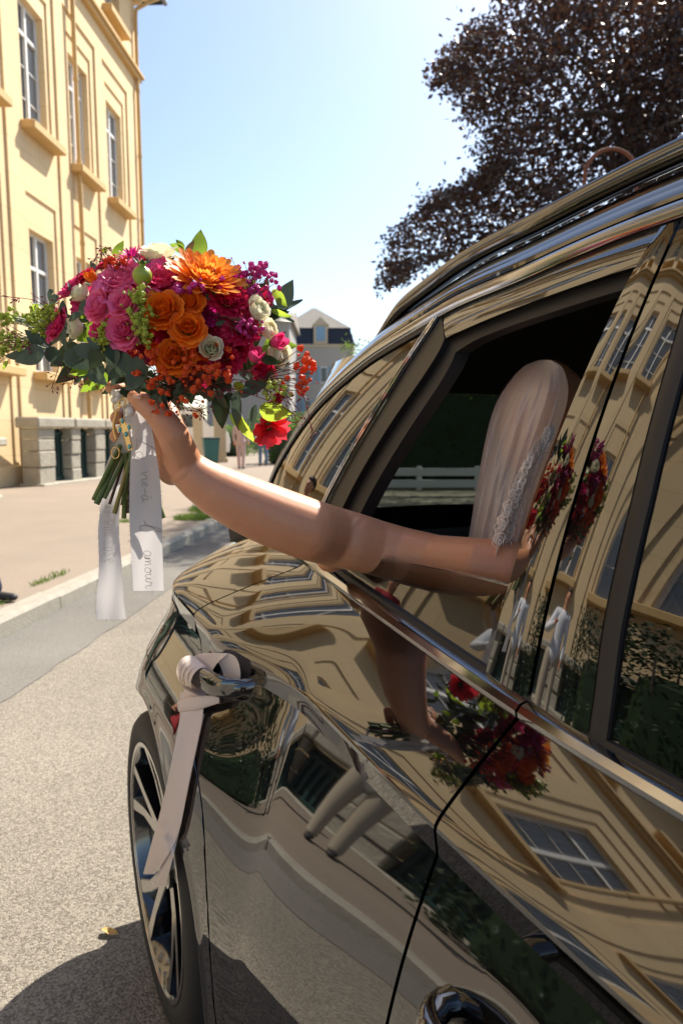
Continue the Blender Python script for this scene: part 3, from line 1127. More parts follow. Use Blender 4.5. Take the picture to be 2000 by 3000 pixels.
# body side above the belt behind the quarter glass
for far in (False, True):
    rows = []
    for i in range(9):
        u = i / 8
        z = lerp(za, zb_, u); sA = None
        s_t = lerp(TAIL + 0.03, 1.60, u ** 1.1)
        n0 = lerp(n_side(TAIL, za) + 0.02, ng(1.56, 1.45) + 0.05, u)
        sq = float(np.interp(z, [1.07, 1.185, 1.245, 1.325, 1.376, 1.414, 1.447, 1.48, 1.52], [1.775, 1.74, 1.695, 1.605, 1.54, 1.472, 1.40, 1.31, 1.25]))
        kq = roofk(sq)
        r = []
        for t in np.linspace(0, 1, 12):
            s = lerp(sq + 0.004, s_t, t)
            nq = ng(sq, z) + 0.012 * kq
            r.append((s, lerp(nq, n0, t ** 1.6) - 0.01 * math.sin(math.pi * t), z))
        rows.append(r)
    panel('rear_pillar', M['paint'], rows, car, far, flange=0, sharp=40)

# floor pan and inner door skins so that the cabin is closed and dark
mb = MB()
mb.add([L(-2.2, 0.4, 0.26), L(TAIL, 0.4, 0.26), L(TAIL, 1.94, 0.26), L(-2.2, 1.94, 0.26)], [(0, 1, 2, 3)])
mb.build('floor_pan', M['interior'], car)
for far in (False, True):
    rows = [[(s, 0.50, 0.28) for s in np.linspace(-0.5, 1.85, 20)], [(s, 0.52, 0.7) for s in np.linspace(-0.5, 1.85, 20)], [(s, 0.60, 0.95) for s in np.linspace(-0.5, 1.85, 20)], [(s, 0.585, z_belt(s) - 0.004) for s in np.linspace(-0.5, 1.85, 20)]]
    panel('door_card', M['interior'], rows, car, far, flange=0)
# bonnet
rows = []
for s in np.linspace(-0.62, -1.55, 14):
    zb2 = z_belt(s)
    n0 = n_side(s, zb2)
    rows.append([(s, lerp(n0, 2 * CARC - n0, t), zb2 + 0.09 * (1 - (2 * t - 1) ** 4) - 0.12 * max(0, -1.1 - s) ** 1.5) for t in np.linspace(0, 1, 21)])
panel('bonnet', M['paint'], rows, car, flange=0)
NOSE = 0.45 - TAIL
rows = []
for z in np.linspace(0.26, z_belt(NOSE), 10):
    n0 = n_side(NOSE, z)
    rows.append([(NOSE - 0.10 * (1 - (2 * t - 1) ** 4), lerp(n0, 2 * CARC - n0, t), z) for t in np.linspace(0, 1, 21)])
panel('front_bumper', M['paint'], rows, car, flange=0)

# seats
def seat(name, s0, n0, n1, tilt=0.22, zb=0.50, head=True):
    o = None
    def pad(nm, pts, w, th, parent):
        rows = []
        C = catmull(pts, 14)
        for i in range(13):
            a = 2 * math.pi * i / 12
            r = []
            for p in C:
                r.append((p.x + math.cos(a) * th, lerp(n0, n1, 0.5) + math.copysign(abs(math.sin(a)) ** 0.5, math.sin(a)) * (n1 - n0) / 2 * w, p.z + math.sin(a) * 0.0))
            rows.append(r)
        return panel(nm, M['leather'], rows, parent, flange=0, sharp=60)
    back = pad(name, [(s0, 0, zb - 0.05), (s0 + tilt * .35, 0, zb + 0.2), (s0 + tilt * .7, 0, zb + 0.42), (s0 + tilt, 0, zb + 0.60)], 1.0, 0.07, car)
    if head:
        hb = MB()
        bm = bmesh.new()
        bmesh.ops.create_uvsphere(bm, u_segments=18, v_segments=12, radius=1.0)
        vv = [L(s0 + tilt + 0.03 + v.co.x * 0.05, (n0 + n1) / 2 + math.copysign(abs(v.co.y) ** .7, v.co.y) * 0.13, zb + 0.74 + math.copysign(abs(v.co.z) ** .7, v.co.z) * 0.095) for v in bm.verts]
        bm.verts.index_update()
        hb.add(vv, [[v.index for v in f.verts] for f in bm.faces])
        bm.free()
        hb.build('headrest', M['leather'], back, smooth=True)
    cush = MB()
    cush.bbox(*sorted([L(s0 - 0.5, 0, 0)[0], L(s0 + 0.05, 0, 0)[0]]), *sorted([L(0, n0, 0)[1], L(0, n1, 0)[1]]), zb - 0.22, zb - 0.03, 0.04)
    cush.build('cushion', M['leather'], back)
seat('rear_seat', 1.05, 0.66, 1.16, head=False)
seat('rear_seat', 1.05, 1.20, 1.70)
seat('front_seat', 0.16, 0.68, 1.10)
seat('front_seat', 0.16, 1.24, 1.66)

# wheels
M['tyre'] = mat('tyre_rubber', (0.018, 0.017, 0.016), rough=0.75, bump=(120, 0.2, 0.002))
M['rim'] = mat('gloss_black_rim', (0.006, 0.006, 0.007), rough=0.12, ior=1.9, coat=0.6)
M['machined'] = mat('machined_rim', (0.45, 0.44, 0.42), rough=0.22, metal=1.0)
def wheel(s, far, nface=0.287):
    """outer face at n = nface; tyre and rim with five split spokes"""
    root = empty('wheel')
    root.parent = car
    p = L(s, (2 * CARC - nface) if far else nface, WZ)
    root.location = p
    if far:
        root.rotation_euler = (0, 0, math.pi)
    # local: x along the car, y outwards, z up
    ty = MB()
    prof = [(0.268, -0.006), (0.276, 0.004), (0.290, 0.008), (0.308, 0.007), (0.327, 0.002), (0.338, -0.009), (0.3445, -0.03), (0.345, -0.12), (0.3445, -0.21), (0.33, -0.235), (0.29, -0.24), (0.268, -0.22)]
    ty.lathe(prof, 72, 'y')
    t = ty.build('tyre', M['tyre'], root, smooth=True, sharp=50)
    tr = MB()
    for q in range(72):
        a = 2 * math.pi * q / 72
        for (y0, y1) in ((-0.06, -0.035), (-0.115, -0.08), (-0.16, -0.135), (-0.21, -0.18)):
            c, s_ = math.cos(a), math.sin(a); c2, s2 = math.cos(a + 0.06), math.sin(a + 0.06)
            r0, r1 = 0.344, 0.349
            tr.add([(c * r1, y0, s_ * r1), (c * r1, y1, s_ * r1), (c2 * r1, y1, s2 * r1), (c2 * r1, y0, s2 * r1), (c * r0, y0, s_ * r0), (c * r0, y1, s_ * r0), (c2 * r0, y1, s2 * r0), (c2 * r0, y0, s2 * r0)],
                   [(0, 1, 2, 3), (0, 4, 5, 1), (3, 2, 6, 7), (0, 3, 7, 4), (1, 5, 6, 2)])
    kind(tr.build('tread', M['tyre'], t), 'stuff')
    rm = MB()
    rm.lathe([(0.272, -0.004), (0.270, 0.004), (0.262, 0.004), (0.256, -0.006), (0.248, -0.06), (0.238, -0.15), (0.24, -0.2)], 72, 'y')
    r = rm.build('rim', M['rim'], root, smooth=True, sharp=30)
    lip = MB(); lip.lathe([(0.2725, -0.003), (0.2725, 0.005), (0.2635, 0.0055), (0.260, 0.001)], 72, 'y')
    lip.build('rim_lip', M['machined'], r, smooth=True, sharp=30)
    for q in range(5):
        a0 = 2 * math.pi * q / 5 + 0.3
        for sg in (-1, 1):
            sp = MB(); fa = MB()
            pts = []
            for u, w, off, y in ((0.045, 0.022, 0.10, -0.030), (0.11, 0.018, 0.13, -0.026), (0.19, 0.014, 0.165, -0.014), (0.260, 0.018, 0.20, 0.0)):
                a = a0 + sg * off * (u / 0.26 * 0.9 + 0.25)
                c, s_ = math.cos(a), math.sin(a)
                for dw, dy in ((-w, -0.05), (-w, 0), (w, 0), (w, -0.05)):
                    pts.append((c * u - s_ * dw, y + dy, s_ * u + c * dw))
            F = []
            for i in range(3):
                for k in range(3):
                    F.append((i * 4 + k, i * 4 + k + 1, (i + 1) * 4 + k + 1, (i + 1) * 4 + k))
            sp.add(pts, F)
            spo = sp.build('spoke', M['rim'], root)
            fpts = []
            for i in range(4):
                b1 = Vector(pts[i * 4 + 1]); b2 = Vector(pts[i * 4 + 2])
                for t_ in (0.08, 0.92):
                    p_ = b1.lerp(b2, t_); fpts.append((p_.x, p_.y + 0.0012, p_.z))
            fa.grid([[fpts[0], fpts[1]], [fpts[2], fpts[3]], [fpts[4], fpts[5]], [fpts[6], fpts[7]]])
            fa.build('machined_face', M['machined'], spo)
    hb = MB(); hb.lathe([(0.001, -0.008), (0.030, -0.008), (0.034, -0.014), (0.055, -0.02), (0.06, -0.05)], 30, 'y')
    hb.build('hub', M['rim'], root, smooth=True, sharp=40)
    dk = MB(); dk.lathe([(0.05, -0.075), (0.165, -0.075), (0.168, -0.09), (0.168, -0.10)], 48, 'y')
    dk.build('brake_disc', mat('brake_disc', (0.25, 0.24, 0.23), rough=0.4, metal=1.0) if 'bd' not in M else M['bd'], root, smooth=True, sharp=40)
    return root
M['bd'] = mat('brake_disc', (0.25, 0.24, 0.23), rough=0.4, metal=1.0)
wheel(WC, False); wheel(WC, True); wheel(0.45 - WC, False); wheel(0.45 - WC, True)

# door handles: a grip bar standing off the door with its two feet
def handle(s0, z0, parent, length=0.20, tilt=0.05):
    rows = []
    m_ = 22
    prof_n = 14
    for k in range(prof_n + 1):
        a = 2 * math.pi * k / prof_n
        r = []
        for j in range(m_):
            t = j / (m_ - 1)
            s = lerp(s0 - length / 2, s0 + length / 2, t)
            z = z0 + tilt * (t - 0.5)
            e = (1 - abs(2 * t - 1) ** 5) ** 0.5 if 0 < t < 1 else 0.0
            base = base_n(s, max(-.7, z - z_crease(s)))
            stand = 0.034 * (1 - abs(2 * t - 1) ** 6) + 0.006
            hz = 0.020 * (0.55 + 0.45 * e); hn = 0.0145 * (0.5 + 0.5 * e)
            ca_, sa_ = math.cos(a), math.sin(a)
            pw = 0.72
            r.append((s, base - stand - math.copysign(abs(ca_) ** pw, ca_) * hn, z + math.copysign(abs(sa_) ** pw, sa_) * hz))
        rows.append(r)
    h = panel('door_handle', M['gloss'], rows, parent, flange=0, sharp=45)
    for t in (0.07, 0.93):
        s = lerp(s0 - length / 2, s0 + length / 2, t)
        z = z0 + tilt * (t - 0.5)
        base = n_side(s, z)
        mb = MB()
        mb.tube([L(s, base + 0.01, z), L(s, base - 0.012, z), L(s + (0.5 - t) * 0.03, base - 0.034, z)], [0.017, 0.015, 0.012], 12)
        mb.build('handle_foot', M['gloss'], h, smooth=True, sharp=50)
    return h
handle(1.185, 0.884, REAR_DOOR, 0.165, 0.0)
handle(0.44, 0.752, FRONT_DOOR, 0.17, 0.01)

# fuel flap on the quarter panel: a raised outline groove
fl = []
fc, fzc = 1.60, 0.872
ring = []
for k in range(40):
    a = 2 * math.pi * k / 40
    s = fc + math.copysign(abs(math.cos(a)) ** 0.45, math.cos(a)) * 0.085
    z = fzc + math.copysign(abs(math.sin(a)) ** 0.45, math.sin(a)) * 0.062
    ring.append((s, z))
rows = []
for q in (1.0, 0.55, 0.02):
    rows.append([(fc + (s - fc) * q, n_side(fc + (s - fc) * q, fzc + (z - fzc) * q) - 0.0022, fzc + (z - fzc) * q) for s, z in ring + ring[:1]])
panel('fuel_flap', M['paint'], rows, RQ, flange=0, sharp=20)
mb = MB()
mb.tube([L(s, n_side(s, z) - 0.0006, z) for s, z in ring + ring[:1]], 0.0022, 5, cap=False)
mb.build('fuel_flap_gap', M['rubber'], RQ)
# tail lamp
rows = []
for z in np.linspace(0.93, 1.06, 8):
    rows.append([(s, n_side(s, z) - 0.003, z) for s in np.linspace(1.78, 1.90, 8)])
M['lamp'] = mat('tail_lamp_red', (0.25, 0.005, 0.008), rough=0.05, ior=1.6, coat=1.0)
panel('tail_lamp', M['lamp'], rows, car, flange=0)
# ------------------------------------------------------------------ placing helper: a point of the photograph at a given distance Y
_P = math.atan(186.0 / 1580.0)
def at(u, v, Y):
    x = (u - 784.0) / 1580.0; y = -(v - 1176.0) / 1580.0
    d = Vector((x, math.cos(_P) + y * math.sin(_P), -math.sin(_P) + y * math.cos(_P)))
    return Vector((0, 0, CAM_H)) + d * (Y / d.y)
def at_n(u, v, n):                            # the same, on the upright plane n = const beside the car
    x = (u - 784.0) / 1580.0; y = -(v - 1176.0) / 1580.0
    d = Vector((x, math.cos(_P) + y * math.sin(_P), -math.sin(_P) + y * math.cos(_P)))
    return Vector((0, 0, CAM_H)) + d * (n / (d.x * ca + d.y * sa))
PX = 0.00071                                  # metres per photo pixel at the bouquet

# ------------------------------------------------------------------ bouquet materials
M['pink'] = leafmat('pink_petal', (0.90, 0.12, 0.32), transl=0.30, noise_c=(0.92, 0.24, 0.45), scale=40)
M['hotpink'] = leafmat('hot_pink_petal', (0.82, 0.045, 0.21), transl=0.30, noise_c=(0.82, 0.09, 0.27), scale=40)
M['magenta'] = leafmat('magenta_petal', (0.58, 0.012, 0.20), transl=0.4, noise_c=(0.66, 0.03, 0.28), scale=40)
M['crimson'] = leafmat('crimson_petal', (0.50, 0.008, 0.05), transl=0.4, noise_c=(0.70, 0.025, 0.11), scale=40)
M['coral'] = leafmat('coral_petal', (0.75, 0.03, 0.05), transl=0.45, noise_c=(0.80, 0.07, 0.10), scale=40)
M['orange'] = leafmat('orange_petal', (0.95, 0.28, 0.02), transl=0.30, noise_c=(0.93, 0.18, 0.012), scale=40)
M['dahlia'] = leafmat('dahlia_petal', (0.95, 0.45, 0.07), transl=0.48, noise_c=(0.92, 0.27, 0.025), scale=30)
M['cream'] = leafmat('cream_petal', (0.88, 0.83, 0.56), transl=0.27, noise_c=(0.92, 0.89, 0.72), scale=30)
M['euc'] = leafmat('eucalyptus_leaf', (0.055, 0.085, 0.055), transl=0.22, noise_c=(0.085, 0.12, 0.08), scale=25, rough=0.55)
M['leaf'] = leafmat('green_leaf', (0.075, 0.14, 0.022), transl=0.5, noise_c=(0.12, 0.19, 0.03), scale=25, lightc=(0.28, 0.42, 0.04))
M['limeleaf'] = leafmat('bright_leaf', (0.16, 0.27, 0.03), transl=0.6, noise_c=(0.20, 0.30, 0.04), scale=25, lightc=(0.45, 0.62, 0.06))
M['brownleaf'] = leafmat('bronze_leaf', (0.10, 0.06, 0.03), transl=0.4, noise_c=(0.16, 0.10, 0.04), scale=25)
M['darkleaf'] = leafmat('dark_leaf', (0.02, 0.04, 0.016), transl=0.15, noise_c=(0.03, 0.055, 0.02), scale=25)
M['lime'] = leafmat('lime_floret', (0.42, 0.50, 0.04), transl=0.4, noise_c=(0.50, 0.55, 0.10), scale=80)
M['redgyp'] = leafmat('red_filler', (0.72, 0.055, 0.012), transl=0.35, noise_c=(0.80, 0.11, 0.02), scale=300)
M['purpgyp'] = leafmat('purple_filler', (0.60, 0.025, 0.24), transl=0.35, noise_c=(0.60, 0.05, 0.30), scale=300)
M['grassred'] = leafmat('red_grass', (0.30, 0.01, 0.06), transl=0.3, noise_c=(0.16, 0.01, 0.03), scale=100)
M['stemgreen'] = mat('flower_stem', (0.085, 0.13, 0.03), rough=0.5, noise=(60, 0.8, 3, (0.13, 0.16, 0.035)))
M['stemdark'] = mat('dark_stem', (0.10, 0.045, 0.03), rough=0.5)
M['stemyellow'] = mat('ochre_stem', (0.22, 0.17, 0.03), rough=0.5)
M['pod'] = mat('green_pod', (0.30, 0.36, 0.035), rough=0.35, sss=0.3, sss_rad=(0.004, 0.005, 0.001), noise=(60, 0.5, 3, (0.22, 0.30, 0.03)))

BQ_C = at(395, 760, 1.13)
bouquet = empty('bouquet', at(305, 985, 1.11))
tag(bouquet, 'bridal bouquet of pink, orange and cream flowers held up in a hand', 'bouquet')
_bo = bouquet.location.copy()

def petal_mesh(name, m, h, w, r0, a0, a1, curl, ruffle=0.0, cup=0.25, nu=7, nv=6, tip=0.0, seed=0, thick=False):
    """petal standing at radius r0; a0/a1: lean of the base and of the rim from the axis (radians); w: half angular width*radius"""
    r = random.Random(seed)
    V, F = [], []
    rr, zz = r0, 0.0
    prof = []
    for j in range(nv):
        t = j / (nv - 1)
        a = lerp(a0, a1, t) + curl * max(0, t - 0.6) ** 2 * 6
        prof.append((rr, zz))
        rr += math.sin(a) * h / (nv - 1); zz += math.cos(a) * h / (nv - 1)
    ph = [r.random() * 6.28 for _ in range(3)]
    for j in range(nv):
        t = j / (nv - 1)
        shape = (0.35 + 0.65 * math.sin(min(1.0, t * 1.25) * math.pi / 2)) * (1 - tip * max(0, t - 0.45) / 0.55 * 0.95) * (1 - 0.30 * (1 - tip) * max(0, t - 0.8) / 0.2)
        R, Z = prof[j]
        for i in range(nu):
            u = 2 * i / (nu - 1) - 1
            y = u * w * shape
            edge = (1 - 0.10 * abs(u) ** 2.5 * (t > 0.7))
            rf = ruffle * t * t * (math.sin(u * 5 + ph[0]) + 0.6 * math.sin(u * 9 + ph[1]))
            x = R - cup * y * y / max(w, 1e-4) + rf
            V.append((x, y, Z * edge + rf * 0.6 * math.sin(u * 4 + ph[2])))
    for j in range(nv - 1):
        for i in range(nu - 1):
            F.append((j * nu + i, j * nu + i + 1, (j + 1) * nu + i + 1, (j + 1) * nu + i))
    me = bpy.data.meshes.new(name)
    me.from_pydata(V, [], F)
    me.polygons.foreach_set("use_smooth", [True] * len(F))
    me.materials.append(m)
    return me

PETALS = {}
def petals_for(kind_, m):
    key = (kind_, m.name)
    if key in PETALS:
        return PETALS[key]
    P = []
    if kind_ == 'rose':       # (mesh, count, twist per petal)
        for q in range(2):
            P.append([petal_mesh('petal', m, 0.80, 0.26, 0.05, 0.10, -0.25, 0.0, 0.01, 0.9, seed=q), 3])
        P.append([petal_mesh('petal', m, 0.86, 0.38, 0.13, 0.20, -0.10, 0.3, 0.02, 0.7, seed=3), 4])
        P.append([petal_mesh('petal', m, 0.90, 0.48, 0.21, 0.38, 0.05, 0.6, 0.03, 0.6, seed=4), 4])
        P.append([petal_mesh('petal', m, 0.92, 0.56, 0.28, 0.62, 0.22, 1.0, 0.03, 0.5, seed=5), 5])
        P.append([petal_mesh('petal', m, 0.92, 0.60, 0.32, 0.95, 0.55, 1.4, 0.035, 0.4, seed=6), 5])
        P.append([petal_mesh('petal', m, 0.86, 0.60, 0.33, 1.3, 1.05, 1.6, 0.04, 0.35, seed=7), 5])
    elif kind_ == 'bud':
        P.append([petal_mesh('petal', m, 0.95, 0.30, 0.04, 0.15, -0.3, 0.0, 0.01, 0.9, seed=1), 3])
        P.append([petal_mesh('petal', m, 1.05, 0.46, 0.16, 0.30, -0.22, 0.2, 0.02, 0.7, seed=2), 4])
        P.append([petal_mesh('petal', m, 1.08, 0.58, 0.26, 0.50, -0.10, 0.6, 0.02, 0.6, seed=3), 5])
        P.append([petal_mesh('petal', m, 1.00, 0.60, 0.30, 0.80, 0.25, 1.2, 0.03, 0.5, seed=4), 4])
    elif kind_ == 'peony':
        for q in range(6):
            t = q / 5
            P.append([petal_mesh('petal', m, lerp(0.55, 0.85, t), lerp(0.28, 0.52, t), lerp(0.06, 0.36, t), lerp(0.15, 1.15, t), lerp(-0.1, 0.9, t), lerp(0.3, 1.0, t), lerp(0.05, 0.075, t), 0.35, nu=9, seed=q), 5 + q])
    elif kind_ == 'ruffle':
        for q in range(6):
            t = q / 5
            P.append([petal_mesh('petal', m, lerp(0.6, 0.85, t), lerp(0.26, 0.42, t), lerp(0.05, 0.3, t), lerp(0.1, 1.2, t), lerp(0.0, 1.2, t), 0.4, lerp(0.07, 0.10, t), 0.2, nu=11, nv=6, seed=q + 20), 5 + q])
    elif kind_ == 'dahlia':
        for q in range(8):
            t = q / 7
            P.append([petal_mesh('petal', m, lerp(0.26, 0.72, t), lerp(0.07, 0.20, t), lerp(0.02, 0.40, t), lerp(0.15, 1.45, t), lerp(-0.30, 1.0, t), 0.5, 0.008, 1.0, nu=5, nv=6, tip=0.62, seed=q), [6, 9, 12, 14, 16, 17, 17, 17][q]])
    elif kind_ == 'spiky':
        for q in range(5):
            t = q / 4
            P.append([petal_mesh('petal', m, lerp(0.5, 0.85, t), 0.085, lerp(0.03, 0.22, t), lerp(0.1, 1.35, t), lerp(0.0, 1.3, t), 0.1, 0.012, 0.9, nu=4, nv=4, tip=0.8, seed=q), 8 + 2 * q])
    elif kind_ == 'tulip':
        P.append([petal_mesh('petal', m, 1.25, 0.40, 0.12, 0.55, -0.45, 0.0, 0.02, 0.8, tip=0.5, seed=1), 3])
        P.append([petal_mesh('petal', m, 1.35, 0.50, 0.18, 0.75, -0.35, 0.5, 0.03, 0.7, tip=0.45, seed=2), 4])
    elif kind_ == 'azalea':
        P.append([petal_mesh('petal', m, 0.7, 0.40, 0.08, 0.3, 0.5, 0.5, 0.07, 0.3, nu=9, seed=1), 5])
        P.append([petal_mesh('petal', m, 1.0, 0.55, 0.12, 0.7, 1.15, 0.6, 0.09, 0.2, nu=11, seed=2), 6])
    PETALS[key] = P
    return P

def axis_matrix(pos, normal, scale, spin=0.0):
    q = Vector((0, 0, 1)).rotation_difference(Vector(normal).normalized())
    return Matrix.LocRotScale(Vector(pos), q @ Euler((0, 0, spin)).to_quaternion(), Vector((scale,) * 3))

CALYX = None
def flower(kind_, name, m, u, v, Rpx, dY=0.0, nrm=None, label=None):
    """a flower head at photo position (u,v): its core mesh is the part, each petal a sub-part"""
    dx, dy = (u - 395) / 305.0, (v - 760) / 210.0
    r2 = dx * dx + dy * dy
    f = math.sqrt(max(0.03, 1 - min(r2, 1)))
    Y = 1.13 - 0.145 * f + dY
    pos = at(u, v, Y)
    n = Vector((dx / 0.21, -f / 0.12, -dy / 0.16))
    n.normalize()
    n = (n + Vector((0, 0, 0.28))).normalized() if nrm is None else Vector(nrm).normalized()
    R = Rpx * PX * (Y / 1.13) * 1.09
    core = MB()
    core.lathe([(0.02, -0.35), (0.16, -0.25), (0.30, -0.05), (0.36, 0.10), (0.20, 0.20), (0.02, 0.22)], 12)
    cm = M['stemgreen'] if kind_ not in ('dahlia',) else m
    key = 'core' + cm.name
    if key not in PETALS:
        PETALS[key] = core.build(name, cm, None, smooth=True)
        o = PETALS[key]
        o.parent = bouquet
    else:
        o = PETALS[key].copy()
        o.name = name
        COL.objects.link(o)
        o.parent = bouquet
    drop = {'rose': 0.45, 'bud': 0.55, 'peony': 0.35, 'ruffle': 0.35, 'dahlia': 0.15, 'spiky': 0.2, 'tulip': 0.5, 'azalea': 0.3}[kind_]
    Mx = axis_matrix(pos - n * R * drop - _bo, n, R / 1.02, RNG.random() * 6.28)
    o.matrix_local = Mx
    a = 0.0
    rr = random.Random(int(u * 7 + v))
    for me, cnt in petals_for(kind_, m):
        off = rr.random() * 6.28
        for k in range(cnt):
            p = bpy.data.objects.new('petal', me)
            COL.objects.link(p)
            p.parent = o
            ang = off + 2 * math.pi * k / cnt + (rr.random() - 0.5) * 0.35
            s = 1 + (rr.random() - 0.5) * 0.16
            p.matrix_local = Matrix.LocRotScale(Vector((0, 0, 0)), (Euler((0, 0, ang)).to_quaternion() @ Euler(((rr.random() - .5) * 0.12, (rr.random() - .5) * 0.18, 0)).to_quaternion()), Vector((s, s, s)))
    if label:
        o['label'] = label
    return o

flower('dahlia', 'dahlia', M['dahlia'], 474, 628, 80, -0.01, (0.28, -0.62, 0.74))
flower('rose', 'rose', M['cream'], 362, 580, 42, 0.0, (-0.05, -0.30, 0.95))
flower('spiky', 'dahlia', M['magenta'], 305, 586, 42, 0.0, (-0.2, -0.5, 0.85))
flower('peony', 'peony', M['pink'], 285, 640, 62)
flower('peony', 'peony', M['hotpink'], 372, 640, 56)
flower('rose', 'rose', M['pink'], 224, 700, 36, -0.005, (-0.55, -0.75, 0.30))
flower('rose', 'rose', M['pink'], 283, 694, 36, -0.012, (-0.25, -0.88, 0.40))
flower('rose', 'rose', M['pink'], 284, 757, 40, -0.005, (-0.22, -0.95, 0.12))
flower('peony', 'peony', M['hotpink'], 166, 658, 34)
flower('peony', 'peony', M['hotpink'], 128, 745, 36)
flower('ruffle', 'carnation', M['crimson'], 196, 632, 26)
flower('ruffle', 'carnation', M['crimson'], 246, 605, 24)
flower('tulip', 'tulip', M['orange'], 214, 640, 22, -0.01)
flower('rose', 'rose', M['orange'], 372, 708, 44, -0.015, (-0.05, -0.93, 0.36))
flower('rose', 'rose', M['orange'], 434, 695, 31, -0.008, (0.10, -0.90, 0.42))
flower('rose', 'rose', M['orange'], 431, 750, 39, -0.012, (0.12, -0.96, 0.25))
flower('rose', 'rose', M['orange'], 401, 816, 42, 0.0, (0.0, -0.97, 0.20))
flower('ruffle', 'carnation', M['crimson'], 528, 682, 46)
flower('ruffle', 'carnation', M['magenta'], 512, 645, 26, 0.03)
flower('ruffle', 'carnation', M['crimson'], 556, 752, 38)
flower('ruffle', 'carnation', M['crimson'], 520, 828, 32, 0.01)
flower('bud', 'rose', M['cream'], 594, 712, 33, -0.01, (0.62, -0.66, 0.42))
flower('bud', 'rose', M['cream'], 618, 758, 28, 0.01, (0.75, -0.55, 0.30))
flower('bud', 'rose', M['cream'], 640, 812, 37, 0.0, (0.80, -0.50, -0.10))
flower('bud', 'rose', M['cream'], 485, 800, 32, -0.005, (0.15, -0.97, 0.15))
flower('bud', 'rose', M['cream'], 184, 672, 28, 0.0, (-0.7, -0.5, 0.5))
flower('bud', 'rose', M['cream'], 172, 752, 28, 0.01, (-0.8, -0.6, 0.0))
flower('tulip', 'tulip', M['hotpink'], 586, 818, 28, -0.01, (0.35, -0.6, 0.7))
flower('tulip', 'tulip', M['crimson'], 590, 852, 28, -0.01, (0.6, -0.75, 0.15))
flower('tulip', 'tulip', M['hotpink'], 636, 785, 28, -0.012, (0.75, -0.6, 0.15))
flower('azalea', 'azalea', M['coral'], 620, 985, 44, -0.03, (0.35, -0.75, -0.55))
flower('ruffle', 'carnation', M['crimson'], 640, 915, 22, -0.02)
flower('ruffle', 'carnation', M['magenta'], 545, 635, 20, 0.04)
flower('peony', 'peony', M['hotpink'], 335, 600, 30, 0.03)

for spec in [('ruffle', 'carnation', 'crimson', 388, 764, 30, 0.012), ('ruffle', 'carnation', 'magenta', 330, 745, 28, 0.03), ('peony', 'peony', 'hotpink', 330, 670, 34, 0.02), ('peony', 'peony', 'pink', 245, 655, 34, 0.01), ('ruffle', 'carnation', 'magenta', 470, 715, 34, 0.02), ('ruffle', 'carnation', 'crimson', 480, 760, 36, 0.02),
             ('peony', 'peony', 'hotpink', 330, 800, 34, 0.03), ('ruffle', 'carnation', 'crimson', 450, 850, 34, 0.03), ('ruffle', 'carnation', 'crimson', 545, 800, 30, 0.02), ('rose', 'rose', 'orange', 350, 760, 34, 0.03),
             ('peony', 'peony', 'hotpink', 200, 690, 36, 0.03), ('peony', 'peony', 'hotpink', 240, 760, 34, 0.03), ('ruffle', 'carnation', 'crimson', 600, 680, 26, 0.04), ('ruffle', 'carnation', 'crimson', 610, 860, 26, 0.03), ('rose', 'rose', 'orange', 455, 790, 30, 0.02), ('peony', 'peony', 'pink', 300, 720, 34, 0.015)]:
    flower(spec[0], spec[1], M[spec[2]], *spec[3:])
# green pod with its crown
pod = MB()
pod.lathe([(0.001, -1.0), (0.35, -0.95), (0.75, -0.65), (0.98, -0.1), (0.95, 0.35), (0.70, 0.75), (0.35, 0.92), (0.30, 1.05), (0.42, 1.25), (0.36, 1.42), (0.001, 1.38)], 20)
po = pod.build('seed_pod', M['pod'], bouquet, smooth=True, sharp=60)
po.matrix_local = axis_matrix(at(327, 634, 0.975) - _bo, (0.10, -0.25, 0.96), 19 * PX, 0)
cr = MB()
for k in range(5):
    a = 2 * math.pi * k / 5
    c, s_ = math.cos(a), math.sin(a)
    cr.add([(c * .2, s_ * .2, 1.1), (c * .75 - s_ * .25, s_ * .75 + c * .25, 1.35), (c * 1.0, s_ * 1.0, 1.75), (c * .75 + s_ * .25, s_ * .75 - c * .25, 1.35)], [(0, 1, 2, 3)])
cro = cr.build('pod_crown', M['darkleaf'], po)

# leaves
def leaf_mesh(name, m, L_, W_, fold=0.25, bend=0.3, tip=0.35, seed=0, wav=0.02):
    r = random.Random(seed)
    V, F = [], []
    nv, nu = 9, 5
    ph = r.random() * 6
    for j in range(nv):
        t = j / (nv - 1)
        w = W_ * (math.sin(math.pi * min(1, (t + 0.02) ** (0.75))) ** (0.75)) * (1 - tip * t * 0.5)
        if j == nv - 1:
            w = 0.02 * W_
        for i in range(nu):
            u = 2 * i / (nu - 1) - 1
            x = u * w
            V.append((x, abs(u) * w * fold + wav * math.sin(t * 7 + ph + u), t * L_ * math.cos(bend * t * .5)))
            V[-1] = (V[-1][0], V[-1][1] - bend * L_ * t * t * 0.5, V[-1][2])
    for j in range(nv - 1):
        for i in range(nu - 1):
            F.append((j * nu + i, j * nu + i + 1, (j + 1) * nu + i + 1, (j + 1) * nu + i))
    me = bpy.data.meshes.new(name)
    me.from_pydata(V, [], F)
    me.polygons.foreach_set("use_smooth", [True] * len(F))
    me.materials.append(m)
    return me
LEAF = {}
def leafm(mname, form, seed=0):
    k = (mname, form, seed % 3)
    if k not in LEAF:
        w, tip, fold, bend = {'round': (0.36, 0.15, 0.15, 0.2), 'oval': (0.26, 0.5, 0.2, 0.35), 'long': (0.15, 0.7, 0.25, 0.5), 'wide': (0.34, 0.55, 0.12, 0.15)}[form]
        LEAF[k] = leaf_mesh('leaf', M[mname], 1.0, w, fold, bend + 0.15 * (seed % 3), tip, seed)
    return LEAF[k]
